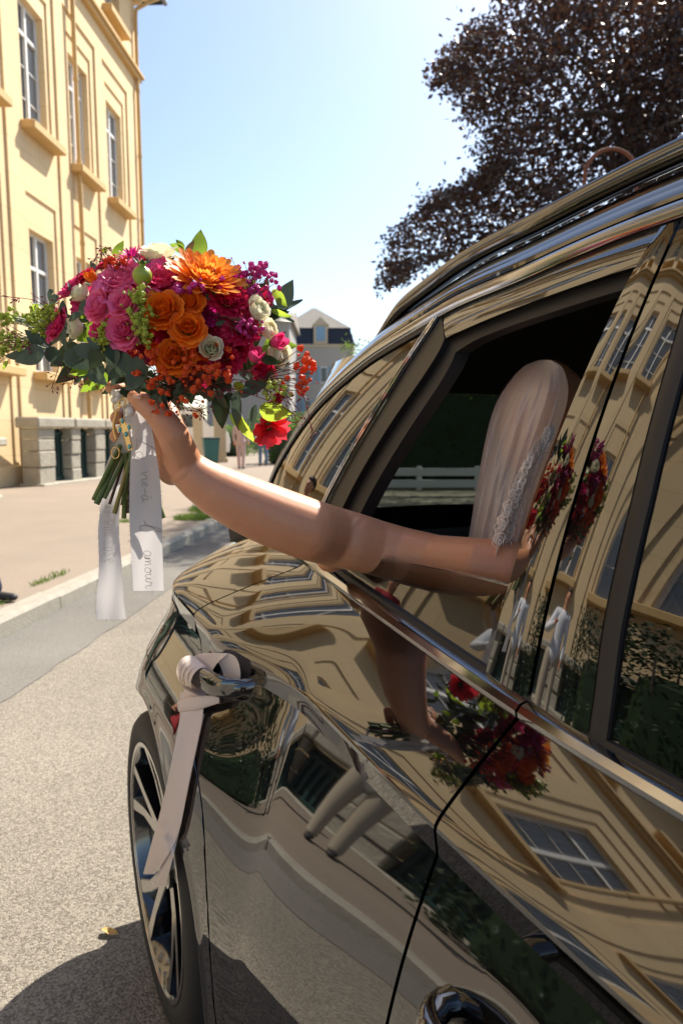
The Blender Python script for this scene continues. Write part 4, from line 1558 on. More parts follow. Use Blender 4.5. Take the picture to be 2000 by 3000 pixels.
def leaf(mname, form, u0, v0, u1, v1, Y, roll=0.0, Y1=None, seed=None, label=None):
    """leaf from its base to its tip, given as photo points"""
    a = at(u0, v0, Y); b = at(u1, v1, Y if Y1 is None else Y1)
    d = b - a
    q = d.to_track_quat('Z', 'Y')
    # face the camera then roll
    zax = d.normalized()
    view = Vector((0, -1, 0))
    yax = (view - zax * view.dot(zax)).normalized()
    xax = yax.cross(zax)
    R = Matrix((xax, yax, zax)).transposed().to_4x4() @ Matrix.Rotation(roll, 4, 'Z')
    o = bpy.data.objects.new('leaf', leafm(mname, form, seed if seed is not None else int(u0 + v0)))
    COL.objects.link(o)
    o.parent = bouquet
    o.matrix_local = Matrix.Translation(a - _bo) @ R @ Matrix.Scale(d.length, 4)
    if label:
        o['label'] = label
    return o
# the leaves one can tell apart
for spec in [
    ('leaf', 'wide', 455, 590, 462, 524, 1.13, 0.25), ('brownleaf', 'oval', 428, 580, 448, 552, 1.10, 0.6), ('leaf', 'oval', 425, 575, 385, 560, 1.12, -0.3), ('leaf', 'oval', 422, 572, 404, 545, 1.12, 0.4),
    ('leaf', 'oval', 262, 590, 286, 552, 1.12, 0.5), ('euc', 'oval', 222, 620, 204, 597, 1.08, 0.2), ('leaf', 'oval', 234, 580, 250, 567, 1.13, 0.4), ('euc', 'oval', 380, 600, 405, 590, 1.05, 0.5), ('euc', 'oval', 372, 612, 398, 606, 1.02, 0.5),
    ('euc', 'wide', 640, 705, 677, 642, 1.10, 0.5), ('limeleaf', 'oval', 626, 666, 662, 703, 1.08, -0.2), ('brownleaf', 'oval', 604, 680, 618, 634, 1.10, 0.7), ('limeleaf', 'long', 624, 712, 673, 732, 1.07, 0.3),
    ('euc', 'wide', 102, 808, 28, 828, 1.06, 0.15), ('euc', 'round', 110, 798, 140, 842, 1.08, 0.0), ('euc', 'oval', 98, 790, 54, 752, 1.09, 0.4), ('euc', 'oval', 118, 795, 95, 768, 1.08, 0.4),
    ('euc', 'round', 145, 820, 190, 838, 1.05, 0.3), ('euc', 'wide', 150, 808, 215, 850, 1.03, 0.2), ('euc', 'round', 188, 845, 200, 795, 1.05, 0.3), ('euc', 'wide', 205, 850, 246, 884, 1.03, -0.2),
    ('euc', 'round', 262, 828, 262, 880, 1.02, -0.15), ('euc', 'round', 305, 850, 320, 905, 1.0, -0.1), ('euc', 'wide', 330, 870, 285, 895, 1.0, 0.5), ('euc', 'round', 290, 860, 336, 892, 1.005, 0.2),
    ('euc', 'oval', 145, 690, 150, 740, 1.06, 0.6), ('euc', 'long', 150, 755, 140, 812, 1.03, 0.3), ('euc', 'oval', 205, 690, 170, 730, 1.02, 0.4), ('euc', 'oval', 185, 720, 150, 735, 1.02, 0.2),
    ('euc', 'long', 165, 680, 160, 640, 1.05, 0.7), ('euc', 'oval', 120, 665, 106, 690, 1.07, 0.3), ('euc', 'round', 135, 680, 108, 698, 1.07, 0.3), ('euc', 'round', 122, 672, 112, 662, 1.07, 0.5), ('euc', 'oval', 150, 700, 128, 722, 1.06, 0.3),
    ('darkleaf', 'wide', 508, 905, 508, 985, 1.07, 0.3), ('euc', 'long', 542, 900, 543, 998, 1.05, 0.0), ('euc', 'long', 500, 890, 520, 960, 1.06, 0.5), ('euc', 'long', 588, 930, 570, 995, 1.05, 0.4),
    ('limeleaf', 'oval', 552, 955, 578, 1028, 1.06, 0.8), ('limeleaf', 'long', 530, 950, 570, 1010, 1.08, 0.3), ('limeleaf', 'wide', 596, 940, 674, 952, 1.03, 0.35), ('euc', 'wide', 560, 895, 615, 880, 1.03, 0.3), ('euc', 'oval', 545, 905, 590, 900, 1.02, 0.4),
    ('darkleaf', 'oval', 600, 820, 645, 838, 1.02, 0.4), ('euc', 'oval', 360, 905, 340, 945, 1.02, 0.1), ('euc', 'long', 375, 890, 378, 950, 1.03, 0.2), ('euc', 'oval', 470, 690, 500, 668, 1.0, 0.3), ('euc', 'oval', 495, 745, 520, 738, 0.99, 0.6),
    ('darkleaf', 'wide', 240, 790, 200, 850, 1.01, 0.2), ('darkleaf', 'wide', 250, 780, 290, 850, 1.0, -0.2), ('euc', 'wide', 270, 800, 240, 855, 1.0, 0.3), ('euc', 'round', 310, 820, 330, 875, 0.995, 0.2), ('euc', 'round', 215, 815, 165, 790, 1.02, 0.3), ('euc', 'oval', 230, 800, 195, 770, 1.0, 0.2), ('euc', 'oval', 60, 820, 5, 810, 1.08, 0.5), ('limeleaf', 'oval', 20, 830, 0, 850, 1.10, 0.4), ('limeleaf', 'oval', 90, 700, 60, 722, 1.10, 0.4)]:
    leaf(*spec)
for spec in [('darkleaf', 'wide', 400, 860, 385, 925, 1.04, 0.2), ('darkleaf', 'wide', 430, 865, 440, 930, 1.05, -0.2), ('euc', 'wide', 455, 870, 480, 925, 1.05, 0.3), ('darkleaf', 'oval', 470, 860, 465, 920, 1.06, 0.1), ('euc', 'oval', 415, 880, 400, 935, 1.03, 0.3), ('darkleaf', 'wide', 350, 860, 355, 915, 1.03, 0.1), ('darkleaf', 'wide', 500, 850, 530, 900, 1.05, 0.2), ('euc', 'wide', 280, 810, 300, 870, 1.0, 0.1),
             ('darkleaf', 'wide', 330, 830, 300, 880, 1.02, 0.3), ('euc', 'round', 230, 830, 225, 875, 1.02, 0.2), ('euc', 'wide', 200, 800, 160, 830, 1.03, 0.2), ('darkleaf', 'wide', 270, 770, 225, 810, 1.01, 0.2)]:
    leaf(*spec)
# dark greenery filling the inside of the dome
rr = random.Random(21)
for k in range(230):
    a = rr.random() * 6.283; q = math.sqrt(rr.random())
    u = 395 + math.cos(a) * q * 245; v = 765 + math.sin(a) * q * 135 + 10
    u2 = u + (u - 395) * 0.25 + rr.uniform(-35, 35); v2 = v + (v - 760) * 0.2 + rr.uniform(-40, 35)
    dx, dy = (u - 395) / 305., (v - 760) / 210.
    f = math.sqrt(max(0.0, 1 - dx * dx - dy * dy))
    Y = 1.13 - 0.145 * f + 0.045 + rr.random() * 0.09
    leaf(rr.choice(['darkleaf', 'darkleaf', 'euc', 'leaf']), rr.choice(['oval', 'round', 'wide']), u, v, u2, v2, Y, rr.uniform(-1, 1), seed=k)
for k in range(60):
    u = rr.uniform(240, 560); v = rr.uniform(840, 905)
    leaf(rr.choice(['darkleaf', 'euc', 'darkleaf']), rr.choice(['oval', 'wide', 'long']), u, v, u + rr.uniform(-40, 40), v + rr.uniform(-15, 55) * (1 if u > 330 else 0.3), rr.uniform(1.05, 1.16), rr.uniform(-1, 1), seed=k)

# filler sprigs: thin branching stems that end in little round florets
ICO = None
def ico_data(sub):
    bm = bmesh.new(); bmesh.ops.create_icosphere(bm, subdivisions=sub, radius=1.0)
    bm.verts.index_update()
    d = ([v.co.copy() for v in bm.verts], [[v.index for v in f.verts] for f in bm.faces])
    bm.free()
    return d
ICO2 = ico_data(2); ICO1 = ico_data(1)
def floret(mb, p, r, rnd):
    """a crumpled ball of tiny petals"""
    ph = Vector((rnd.random() * 9, rnd.random() * 9, rnd.random() * 9))
    V = []
    for v in ICO2[0]:
        k = rnd.uniform(0.62, 1.28)
        V.append(p + v * r * k)
    mb.add(V, ICO2[1])
def sprig(name, m, stemm, base, heads, Yb, Yh, r, seed, stem_r=0.0006):
    rnd = random.Random(seed)
    st, fl = MB(), MB()
    b = at(base[0], base[1], Yb)
    hubs = []
    for (u, v, k) in heads:
        Y = Yh + rnd.uniform(-0.02, 0.02)
        e = at(u, v, Y)
        mid = b.lerp(e, 0.5) + Vector((rnd.uniform(-.008, .008), rnd.uniform(-.008, .008), rnd.uniform(-.004, .01)))
        st.tube([b - _bo, mid - _bo, e - _bo], [stem_r * 1.4, stem_r, stem_r * .7], 4, cap=False)
        floret(fl, e - _bo, r * k, rnd)
        if rnd.random() < 0.6:
            e2 = e + Vector((rnd.uniform(-.012, .012), rnd.uniform(-.008, .008), rnd.uniform(-.01, .012)))
            st.tube([mid.lerp(e, .6) - _bo, e2 - _bo], stem_r * .6, 4, cap=False)
            floret(fl, e2 - _bo, r * k * rnd.uniform(.3, .55), rnd)
    s = kind(st.build(name, stemm, bouquet), 'stuff')
    f = kind(fl.build('florets', m, s), 'stuff')
    return s
rnd = random.Random(5)
heads = []
for k in range(74):
    u = rnd.gauss(412, 56); v = rnd.gauss(862, 40)
    if v < 780: v = 790 + rnd.random() * 40
    heads.append((u, v, rnd.uniform(0.4, 1.1)))
heads += [(300, 802, .9), (313, 808, .7), (340, 808, 1.2), (352, 833, 1.1), (316, 857, 1.0), (348, 886, 1.15), (361, 945, .9), (384, 951, .9), (396, 805, 1.1), (445, 803, 1.0), (443, 818, .9), (500, 790, .9), (524, 803, 1.1), (300, 818, .8), (325, 818, .8), (472, 822, 1.1), (501, 855, 1.0), (525, 873, 1.0), (480, 880, .9)]
sprig('red_filler_sprig', M['redgyp'], M['stemdark'], (400, 905), heads, 1.06, 0.985, 0.0048, 3)
heads = [(690, 800, 1.0), (704, 814, .95), (705, 828, 1.4), (719, 835, 1.0), (698, 847, 1.1), (695, 852, 1.0), (719, 847, 1.0), (681, 840, .9), (678, 846, .7), (695, 868, 1.0), (701, 878, .9), (687, 886, 1.2), (692, 900, 1.3), (660, 868, .8), (705, 892, .7), (712, 872, .6), (716, 858, .5), (650, 880, .7), (668, 905, .7)]
sprig('red_filler_sprig', M['redgyp'], M['stemdark'], (600, 870), heads, 1.05, 1.06, 0.0054, 8)
heads = [(rnd.uniform(548, 625), rnd.uniform(605, 685), rnd.uniform(.6, 1.1)) for _ in range(46)] + [(577, 606, .9), (594, 614, .9), (633, 632, .8), (610, 628, 1), (634, 648, .8), (641, 661, .9)]
sprig('purple_filler_sprig', M['purpgyp'], M['stemdark'], (560, 720), heads, 1.06, 1.045, 0.0046, 12)
heads = [(rnd.uniform(400, 470), rnd.uniform(650, 672), rnd.uniform(.7, 1.1)) for _ in range(26)] + [(330, 652, .8), (336, 668, .7), (322, 690, .6), (510, 640, .9), (505, 660, .8), (470, 668, .9)] + [(rnd.uniform(545, 610), rnd.uniform(735, 775), rnd.uniform(.5, .9)) for _ in range(16)]
sprig('purple_filler_sprig', M['purpgyp'], M['stemdark'], (430, 720), heads, 1.04, 0.985, 0.0044, 14)
heads = [(rnd.uniform(240, 290), rnd.uniform(592, 612), rnd.uniform(.6, 1.0)) for _ in range(26)]
sprig('red_filler_sprig', M['redgyp'], M['stemdark'], (270, 640), heads, 1.06, 1.01, 0.0044, 15)
heads = [(rnd.gauss(632, 14), rnd.gauss(895, 12), rnd.uniform(.5, .9)) for _ in range(22)]
sprig('yellow_filler_sprig', M['lime'], M['stemgreen'], (600, 880), heads, 1.06, 1.03, 0.005, 16)
# lime lady's mantle clusters
def lime_cluster(u, v, n, su, sv, Y, base, seed):
    r_ = random.Random(seed)
    sprig('lime_filler_sprig', M['lime'], M['stemgreen'], base, [(r_.gauss(u, su), r_.gauss(v, sv), r_.uniform(.5, 1.0)) for _ in range(n)], Y + .03, Y, 0.0042, seed, 0.0005)
lime_cluster(330, 735, 70, 14, 30, 0.965, (330, 790), 31)
lime_cluster(320, 680, 26, 8, 14, 0.97, (325, 720), 32)
lime_cluster(20, 730, 34, 16, 8, 1.10, (110, 760), 33)
lime_cluster(74, 728, 26, 14, 8, 1.09, (120, 760), 34)
lime_cluster(112, 720, 40, 14, 14, 1.07, (140, 750), 35)
lime_cluster(10, 780, 34, 14, 18, 1.10, (100, 790), 36)
lime_cluster(50, 795, 26, 18, 10, 1.10, (110, 800), 37)
lime_cluster(240, 770, 30, 10, 20, 1.0, (260, 800), 38)
lime_cluster(95, 752, 30, 10, 10, 1.08, (130, 770), 39)

# drooping red grasses: thin stalks with small seeds
def grasses(name, list_, Y, seed):
    r_ = random.Random(seed)
    mb = MB()
    for pts in list_:
        P3 = catmull([at(u, v, Y) for u, v in pts], 12)
        mb.tube([p - _bo for p in P3], [0.0005] * 11 + [0.0003], 4, cap=False)
        for k in range(9):
            t = r_.uniform(0.45, 1.0)
            p = P3[int(t * 11)]
            d = Vector((r_.uniform(-1, 1), r_.uniform(-.5, .5), r_.uniform(-1, .3))).normalized()
            q = p + d * r_.uniform(.004, .012)
            mb.tube([p - _bo, q - _bo], 0.0003, 3, cap=False)
            e = q + d * 0.006
            mb.tube([q - _bo, q.lerp(e, .5) - _bo, e - _bo], [0.0003, 0.0012, 0.0002], 5, cap=False)
    kind(mb.build(name, M['grassred'], bouquet), 'stuff')
grasses('red_grass', [[(140, 830), (130, 860), (118, 895)], [(150, 830), (160, 860), (170, 880)], [(205, 850), (212, 868), (214, 875)], [(110, 815), (70, 790), (0, 744)], [(120, 720), (80, 690), (0, 680)], [(150, 720), (110, 700), (70, 672)], [(30, 780), (10, 785), (0, 790)]], 1.06, 2)
grasses('red_grass', [[(500, 850), (560, 850), (640, 880)], [(510, 870), (580, 880), (670, 930)], [(590, 860), (650, 900), (700, 960)], [(600, 870), (660, 920), (685, 985)], [(560, 900), (640, 930), (690, 960)], [(610, 880), (690, 900), (720, 1008)], [(540, 870), (500, 900), (470, 880)], [(480, 880), (520, 895), (560, 890)], [(420, 930), (445, 945), (478, 935)], [(420, 915), (450, 940), (470, 930)], [(400, 910), (412, 935), (420, 945)]], 1.02, 4)
grasses('red_grass', [[(560, 700), (580, 650), (578, 610)], [(250, 600), (235, 580), (233, 570)], [(250, 610), (225, 590), (215, 600)], [(255, 600), (240, 575), (245, 565)]], 1.05, 6)

# stems: from the dome through the hand to their cut ends
ends = [(216, 1148, 'stemgreen', .0042), (222, 1158, 'stemgreen', .0050), (252, 1158, 'stemdark', .0024), (263, 1180, 'stemyellow', .0036), (285, 1190, 'stemgreen', .0042), (292, 1178, 'stemdark', .0038), (281, 1160, 'stemgreen', .0030), (240, 1145, 'stemgreen', .0034), (305, 1170, 'stemgreen', .0040), (376, 1190, 'stemgreen', .0040), (340, 1165, 'stemdark', .0034), (322, 1180, 'stemgreen', .0036)]
rs = random.Random(9)
for i, (u, v, mn, r) in enumerate(ends):
    g_u = 306 + (i % 4 - 1.5) * 8; g_Y = 1.11 + (i % 3 - 1) * 0.012
    top = at(395 + (395 - u) * -0.3 + rs.uniform(-60, 60), 850 + rs.uniform(-20, 20), 1.12 + rs.uniform(-.03, .03))
    mb = MB()
    pts = catmull([top, at(g_u + 8, 930, g_Y), at(g_u, 985, g_Y), at(lerp(g_u, u, .5), lerp(985, v, .5), g_Y - .005), at(u, v, g_Y - 0.01 + rs.uniform(-.012, .012))], 16)
    mb.tube([p - _bo for p in pts], [r * 0.9] * 14 + [r, r], 8)
    mb.build('stem', M[mn], bouquet, smooth=True, sharp=60)
# ------------------------------------------------------------------ people: bodies grown as one continuous surface
def capsule(mb, p0, r0, p1, r1, seg=14, flat=None):
    """closed tapered capsule; flat=(axis, factor) squashes its section along a direction"""
    p0, p1 = Vector(p0), Vector(p1)
    d = p1 - p0
    Ld = d.length
    if Ld < 1e-6:
        d = Vector((0, 0, 1)); Ld = 1e-6
    d = d.normalized()
    a = Vector((0, 0, 1)) if abs(d.z) < 0.9 else Vector((1, 0, 0))
    x = d.cross(a).normalized(); y = d.cross(x)
    prof = []
    K = 5
    for k in range(K + 1):
        t = math.pi / 2 * k / K
        prof.append((-r0 * math.cos(t), r0 * math.sin(t)))
    for k in range(K + 1):
        t = math.pi / 2 * k / K
        prof.append((Ld + r1 * math.sin(t), r1 * math.cos(t)))
    V = []
    for (h, r) in prof:
        r = max(r, 1e-5)
        for k in range(seg):
            an = 2 * math.pi * k / seg
            off = (x * math.cos(an) + y * math.sin(an)) * r
            if flat is not None:
                ax = Vector(flat[0]).normalized()
                off = off - ax * off.dot(ax) * (1 - flat[1])
            V.append(p0 + d * h + off)
    F = []
    n = len(prof)
    for i in range(n - 1):
        for k in range(seg):
            F.append((i * seg + k, i * seg + (k + 1) % seg, (i + 1) * seg + (k + 1) % seg, (i + 1) * seg + k))
    F.append(tuple(range(seg - 1, -1, -1)))
    F.append(tuple((n - 1) * seg + k for k in range(seg)))
    mb.add(V, F)

def ellipsoid(mb, c, rx, ry, rz, rot=None):
    Q = rot if rot is not None else Matrix.Identity(3)
    V = [Vector(c) + Q @ Vector((v.x * rx, v.y * ry, v.z * rz)) for v in ICO3[0]]
    mb.add(V, ICO3[1])
ICO3 = ico_data(3)

def grow(name, mb, m, voxel=0.006, smooth=6, parent=None, origin=None, fac=0.5):
    """voxel-remeshes the overlapping solids into one skin"""
    o = mb.build('tmp_solid', m)
    md = o.modifiers.new('r', 'REMESH'); md.mode = 'VOXEL'; md.voxel_size = voxel; md.use_smooth_shade = True
    if smooth:
        s = o.modifiers.new('s', 'SMOOTH'); s.iterations = smooth; s.factor = fac
    dg = bpy.context.evaluated_depsgraph_get()
    dg.update()
    me = bpy.data.meshes.new_from_object(o.evaluated_get(dg))
    old = o.data
    bpy.data.objects.remove(o, do_unlink=True)
    bpy.data.meshes.remove(old)
    me.polygons.foreach_set("use_smooth", [True] * len(me.polygons))
    if not me.materials:
        me.materials.append(m)
    if origin is not None:
        me.transform(Matrix.Translation(-Vector(origin)))
    n = bpy.data.objects.new(name, me)
    COL.objects.link(n)
    if origin is not None:
        n.location = Vector(origin)
    if parent is not None:
        n.parent = parent
        n.matrix_parent_inverse = parent.matrix_world.inverted() if False else Matrix.Translation(-parent.location)
    return n

def skin_mat(name, c, c2):
    return mat(name, c, rough=0.42, sss=0.25, sss_rad=(0.012, 0.004, 0.002), noise=[(9, 0.6, 3, c2), (38, 0.3, 4, (c[0] * 1.05, c[1] * 0.82, c[2] * 0.78)), (170, 0.28, 2, tuple(x * 0.78 for x in c))], bump=[(700, 0.12, 0.0006), (90, 0.08, 0.001)])
M['skin'] = skin_mat('skin', (0.62, 0.305, 0.17), (0.64, 0.27, 0.145))
M['nail'] = mat('finger_nail', (0.72, 0.42, 0.34), rough=0.18, coat=0.6)

# ---- the bride: seated in the rear, right arm out over the lowered glass
bd = MB()
def pr_(u, v, Y, r):
    p = at(u, v, Y)
    return p, r * Y / 1580.0
arm = [(1240, 1330, .80, 80, 1), (1170, 1312, .735, 74, 1), (1100, 1300, .70, 66, 1), (1000, 1290, .675, 63, 1), (920, 1272, .640, 63, 1), (860, 1257, .600, 65, 1), (805, 1242, .552, 68, 1), (760, 1231, .520, 70, 1), (710, 1217, 1.118, 72, 0), (655, 1197, 1.108, 72, 0), (600, 1175, 1.10, 70, 0), (550, 1153, 1.092, 66, 0), (500, 1128, 1.084, 60, 0), (462, 1104, 1.077, 52, 0), (432, 1080, 1.072, 46, 0), (412, 1055, 1.072, 42, 0)]
def arm_pt(a):
    p = at_n(a[0], a[1], a[2]) if a[4] else at(a[0], a[1], a[2])
    return p, a[3] * p.y / 1580.0
for a, b in zip(arm[:-1], arm[1:]):
    p0, r0 = arm_pt(a); p1, r1 = arm_pt(b)
    capsule(bd, p0, r0, p1, r1, 20)
# point of the elbow
e0 = arm_pt((758, 1283, .53, 33, 1)); e1 = arm_pt((800, 1268, .57, 36, 1))
capsule(bd, e0[0], e0[1], e1[0], e1[1])
def chain(pts, mb=bd):
    for a, b in zip(pts[:-1], pts[1:]):
        p0, r0 = pr_(*a); p1, r1 = pr_(*b)
        capsule(mb, p0, r0, p1, r1, 14)
chain([(420, 1062, 1.072, 40), (398, 1000, 1.095, 33), (386, 945, 1.120, 25)])
chain([(412, 1066, 1.080, 38), (382, 1010, 1.110, 31), (368, 965, 1.140, 24)])
chain([(404, 1072, 1.085, 36), (372, 1028, 1.115, 29), (356, 990, 1.145, 22)])
chain([(396, 1082, 1.085, 34), (362, 1048, 1.112, 28), (346, 1022, 1.140, 20)])
chain([(420, 1050, 1.062, 40), (398, 1000, 1.040, 37), (380, 972, 1.034, 33), (358, 950, 1.030, 27), (342, 935, 1.030, 26), (326, 923, 1.032, 24), (309, 913, 1.038, 17)])
chain([(386, 945, 1.120, 25), (355, 922, 1.150, 21), (325, 905, 1.163, 20), (285, 894, 1.140, 18), (258, 891, 1.100, 16)])
chain([(368, 965, 1.140, 24), (318, 948, 1.172, 20), (282, 950, 1.155, 18), (269, 960, 1.122, 16)])
chain([(356, 990, 1.145, 22), (311, 988, 1.172, 19), (279, 993, 1.155, 17), (267, 1002, 1.122, 15.5)])
chain([(346, 1022, 1.140, 20), (307, 1031, 1.165, 17), (279, 1036, 1.150, 15), (268, 1043, 1.122, 13.5)])
# torso, neck, head, other arm, legs (car frame)
def cc(s, n, z): return c2w(s, n, z)
capsule(bd, cc(0.93, 0.97, 0.56), 0.155, cc(0.93, 0.95, 0.80), 0.135, flat=((ca, sa, 0), 1.15))
capsule(bd, cc(0.93, 0.95, 0.80), 0.13, cc(0.90, 0.90, 1.02), 0.14)
capsule(bd, cc(0.87, 0.78, 1.10), 0.075, cc(0.90, 1.03, 1.12), 0.075)
capsule(bd, at_n(1240, 1330, .80), 0.056, cc(0.88, 0.85, 1.08), 0.075)
capsule(bd, cc(0.89, 0.90, 1.08), 0.062, cc(0.96, 0.92, 1.22), 0.052)
ellipsoid(bd, cc(0.985, 0.925, 1.345), 0.086, 0.088, 0.118)
capsule(bd, cc(0.925, 0.925, 1.27), 0.045, cc(0.915, 0.922, 1.25), 0.03)
capsule(bd, cc(0.90, 0.922, 1.335), 0.012, cc(0.89, 0.921, 1.318), 0.012)
capsule(bd, cc(0.90, 1.05, 1.10), 0.055, cc(0.82, 1.16, 0.84), 0.044)
capsule(bd, cc(0.82, 1.16, 0.84), 0.042, cc(0.60, 1.06, 0.72), 0.03)
ellipsoid(bd, cc(0.55, 1.04, 0.70), 0.04, 0.04, 0.025)
for nn_ in (0.86, 1.06):
    capsule(bd, cc(0.92, nn_, 0.55), 0.09, cc(0.52, nn_, 0.58), 0.07)
    capsule(bd, cc(0.52, nn_, 0.57), 0.06, cc(0.42, nn_, 0.34), 0.05)
bride = grow('person', bd, M['skin'], 0.0028, 7, origin=cc(0.93, 0.95, 0.46))
tag(bride, 'veiled bride on the rear seat stretching a bare arm out of the car window', 'person')

def crease(o, lines, depth=0.0011, width=5.0):
    """skin folds: pushes the near surface in along short lines given as photo points"""
    me = o.data
    n = len(me.vertices)
    co = np.empty(n * 3); me.vertices.foreach_get('co', co); co = co.reshape(n, 3) + np.array(o.location)
    no = np.empty(n * 3); me.vertices.foreach_get('normal', no); no = no.reshape(n, 3)
    d = co - np.array([0, 0, CAM_H])
    fw = d[:, 1] * math.cos(_P) - d[:, 2] * math.sin(_P); up = d[:, 1] * math.sin(_P) + d[:, 2] * math.cos(_P)
    U = 784 + 1580 * d[:, 0] / fw; V = 1176 - 1580 * up / fw
    facing = (d * no).sum(1) < 0
    push = np.zeros(n)
    for ln, k, w in lines:
        P_ = [np.array((q.x, q.y)) for q in catmull([(a, b, 0) for a, b in ln], 24)]
        best = np.full(n, 1e9); tt = np.zeros(n)
        for i, q in enumerate(P_):
            dd = np.hypot(U - q[0], V - q[1])
            m_ = dd < best
            best[m_] = dd[m_]; tt[m_] = i / 23
        g_ = np.exp(-(best / w) ** 2) * np.sin(np.pi * np.clip(tt * .9 + .05, 0, 1)) ** .5
        push = np.maximum(push, g_ * k * depth) if k > 0 else push + g_ * k * depth
    push[~facing] = 0
    co = co - no * push[:, None] - np.array(o.location)
    me.vertices.foreach_set('co', co.ravel())
    me.update()
crease(bride, [([(838, 1188), (815, 1220), (806, 1255)], 0.9, 8), ([(824, 1180), (800, 1205)], 0.8, 6), ([(382, 1098), (402, 1092), (424, 1070)], 1.0, 4), ([(396, 1112), (420, 1102), (444, 1078)], 0.9, 4),
               ([(356, 938), (350, 950), (352, 962)], 1.1, 3.5), ([(364, 934), (358, 948)], 0.7, 3), ([(372, 1000), (392, 1012), (412, 1040)], 0.9, 5), ([(330, 908), (325, 920), (328, 934)], 0.6, 3), ([(415, 985), (405, 1005), (404, 1030)], 0.7, 5),
               ([(470, 1060), (560, 1110), (640, 1150)], -0.9, 9), ([(640, 1240), (700, 1262), (760, 1280)], 0.8, 16)])
def child(o, par):
    o.parent = par
    o.matrix_parent_inverse = Matrix.Translation(-par.location)
    return o
# thumb nail
tn = MB()
rows = []
c0 = at(313, 911, 1.0); 
for i in range(6):
    t = i / 5
    r = []
    for j in range(5):
        u = (j / 4 - 0.5)
        w = 20 * (1 - 0.35 * (2 * abs(t - 0.45)) ** 2)
        uu = 324 - 19 * t; vv = 913.5 - 3.5 * t
        p = at(uu - u * w * 0.45, vv + u * w * 0.9, 1.0)
        d = 0.0168 - 0.010 * (2 * u) ** 2 - 0.004 * max(0, t - .5)
        q = at(uu - u * w * 0.45, vv + u * w * 0.9, 1.032 + 0.004 * t - d - 0.0006)
        r.append(q)
    rows.append(r)
tn.grid(rows)
child(tn.build('nail', M['nail'], None, smooth=True), bride)

# dress bodice
M['ivory'] = mat('ivory_satin', (0.62, 0.56, 0.50), rough=0.5, sheen=0.3)
dr = MB()
capsule(dr, cc(0.93, 0.97, 0.56), 0.17, cc(0.93, 0.95, 0.80), 0.148, flat=((ca, sa, 0), 1.12))
capsule(dr, cc(0.93, 0.95, 0.80), 0.143, cc(0.90, 0.91, 0.98), 0.146)
for nn_ in (0.86, 1.06):
    capsule(dr, cc(0.92, nn_, 0.55), 0.11, cc(0.50, nn_, 0.58), 0.09)
    capsule(dr, cc(0.50, nn_, 0.56), 0.09, cc(0.42, nn_, 0.32), 0.12)
child(grow('dress', dr, M['ivory'], 0.012, 4), bride)
# hair under the veil
M['hair'] = mat('brown_hair', (0.045, 0.024, 0.013), rough=0.45, bump=(120, 0.5, 0.003))
hr = MB()
ellipsoid(hr, cc(1.0, 0.930, 1.350), 0.088, 0.090, 0.108)
ellipsoid(hr, cc(1.05, 0.95, 1.30), 0.06, 0.065, 0.065)
child(grow('hair', hr, M['hair'], 0.007, 3), bride)

# veil: a soft draped sheet over the head and down the back
def veil_mat():
    m = bpy.data.materials.new('tulle_veil')
    m.use_nodes = True
    nt = m.node_tree
    b = nt.nodes["Principled BSDF"]; out = nt.nodes["Material Output"]
    b.inputs["Base Color"].default_value = (0.90, 0.83, 0.80, 1)
    b.inputs["Roughness"].default_value = 0.9
    b.inputs["Sheen Weight"].default_value = 0.4
    tl = nt.nodes.new("ShaderNodeBsdfTranslucent"); tl.inputs[0].default_value = (0.90, 0.83, 0.80, 1)
    m1 = nt.nodes.new("ShaderNodeMixShader"); m1.inputs[0].default_value = 0.45
    nt.links.new(b.outputs[0], m1.inputs[1]); nt.links.new(tl.outputs[0], m1.inputs[2])
    tr = nt.nodes.new("ShaderNodeBsdfTransparent")
    m2 = nt.nodes.new("ShaderNodeMixShader"); m2.inputs[0].default_value = 0.62
    nt.links.new(tr.outputs[0], m2.inputs[1]); nt.links.new(m1.outputs[0], m2.inputs[2])
    nt.links.new(m2.outputs[0], out.inputs[0])
    return m
M['veil'] = veil_mat()
vl = [(826, 1238, 1262), (834, 1215, 1280), (850, 1192, 1294), (880, 1167, 1303), (920, 1142, 1302), (980, 1121, 1284), (1050, 1106, 1258), (1130, 1092, 1228), (1200, 1081, 1206), (1250, 1073, 1192), (1300, 1066, 1182)]
uLf = spline([a[0] for a in vl], [a[1] for a in vl]); uRf = spline([a[0] for a in vl], [a[2] for a in vl])
def veil_pt(t, v, layer):
    top = smst(826, 900, v)
    u = lerp(uLf(v), uRf(v), t)
    Yc = lerp(1.27, 1.13, t)
    bulge = (0.095 + 0.02 * top) * (math.sin(math.pi * t) ** 0.6) * (0.35 + 0.65 * top)
    fold = (0.011 * math.sin(t * 17 + v * 0.006 + layer) + 0.008 * math.sin(t * 37 - v * 0.009) + 0.004 * math.sin(t * 71 + v * 0.02)) * top * (0.25 + 0.75 * smst(850, 1050, v))
    if layer == 0:
        return at(u, v, Yc - bulge + fold)
    return at(u, v, Yc + bulge * 0.9 + fold)
for layer in (0, 1):
    mbv = MB()
    mbv.grid([[veil_pt(i / 96, lerp(827, 1300, j / 40), layer) for i in range(97)] for j in range(41)])
    child(mbv.build('veil', M['veil'], None, smooth=True), bride)
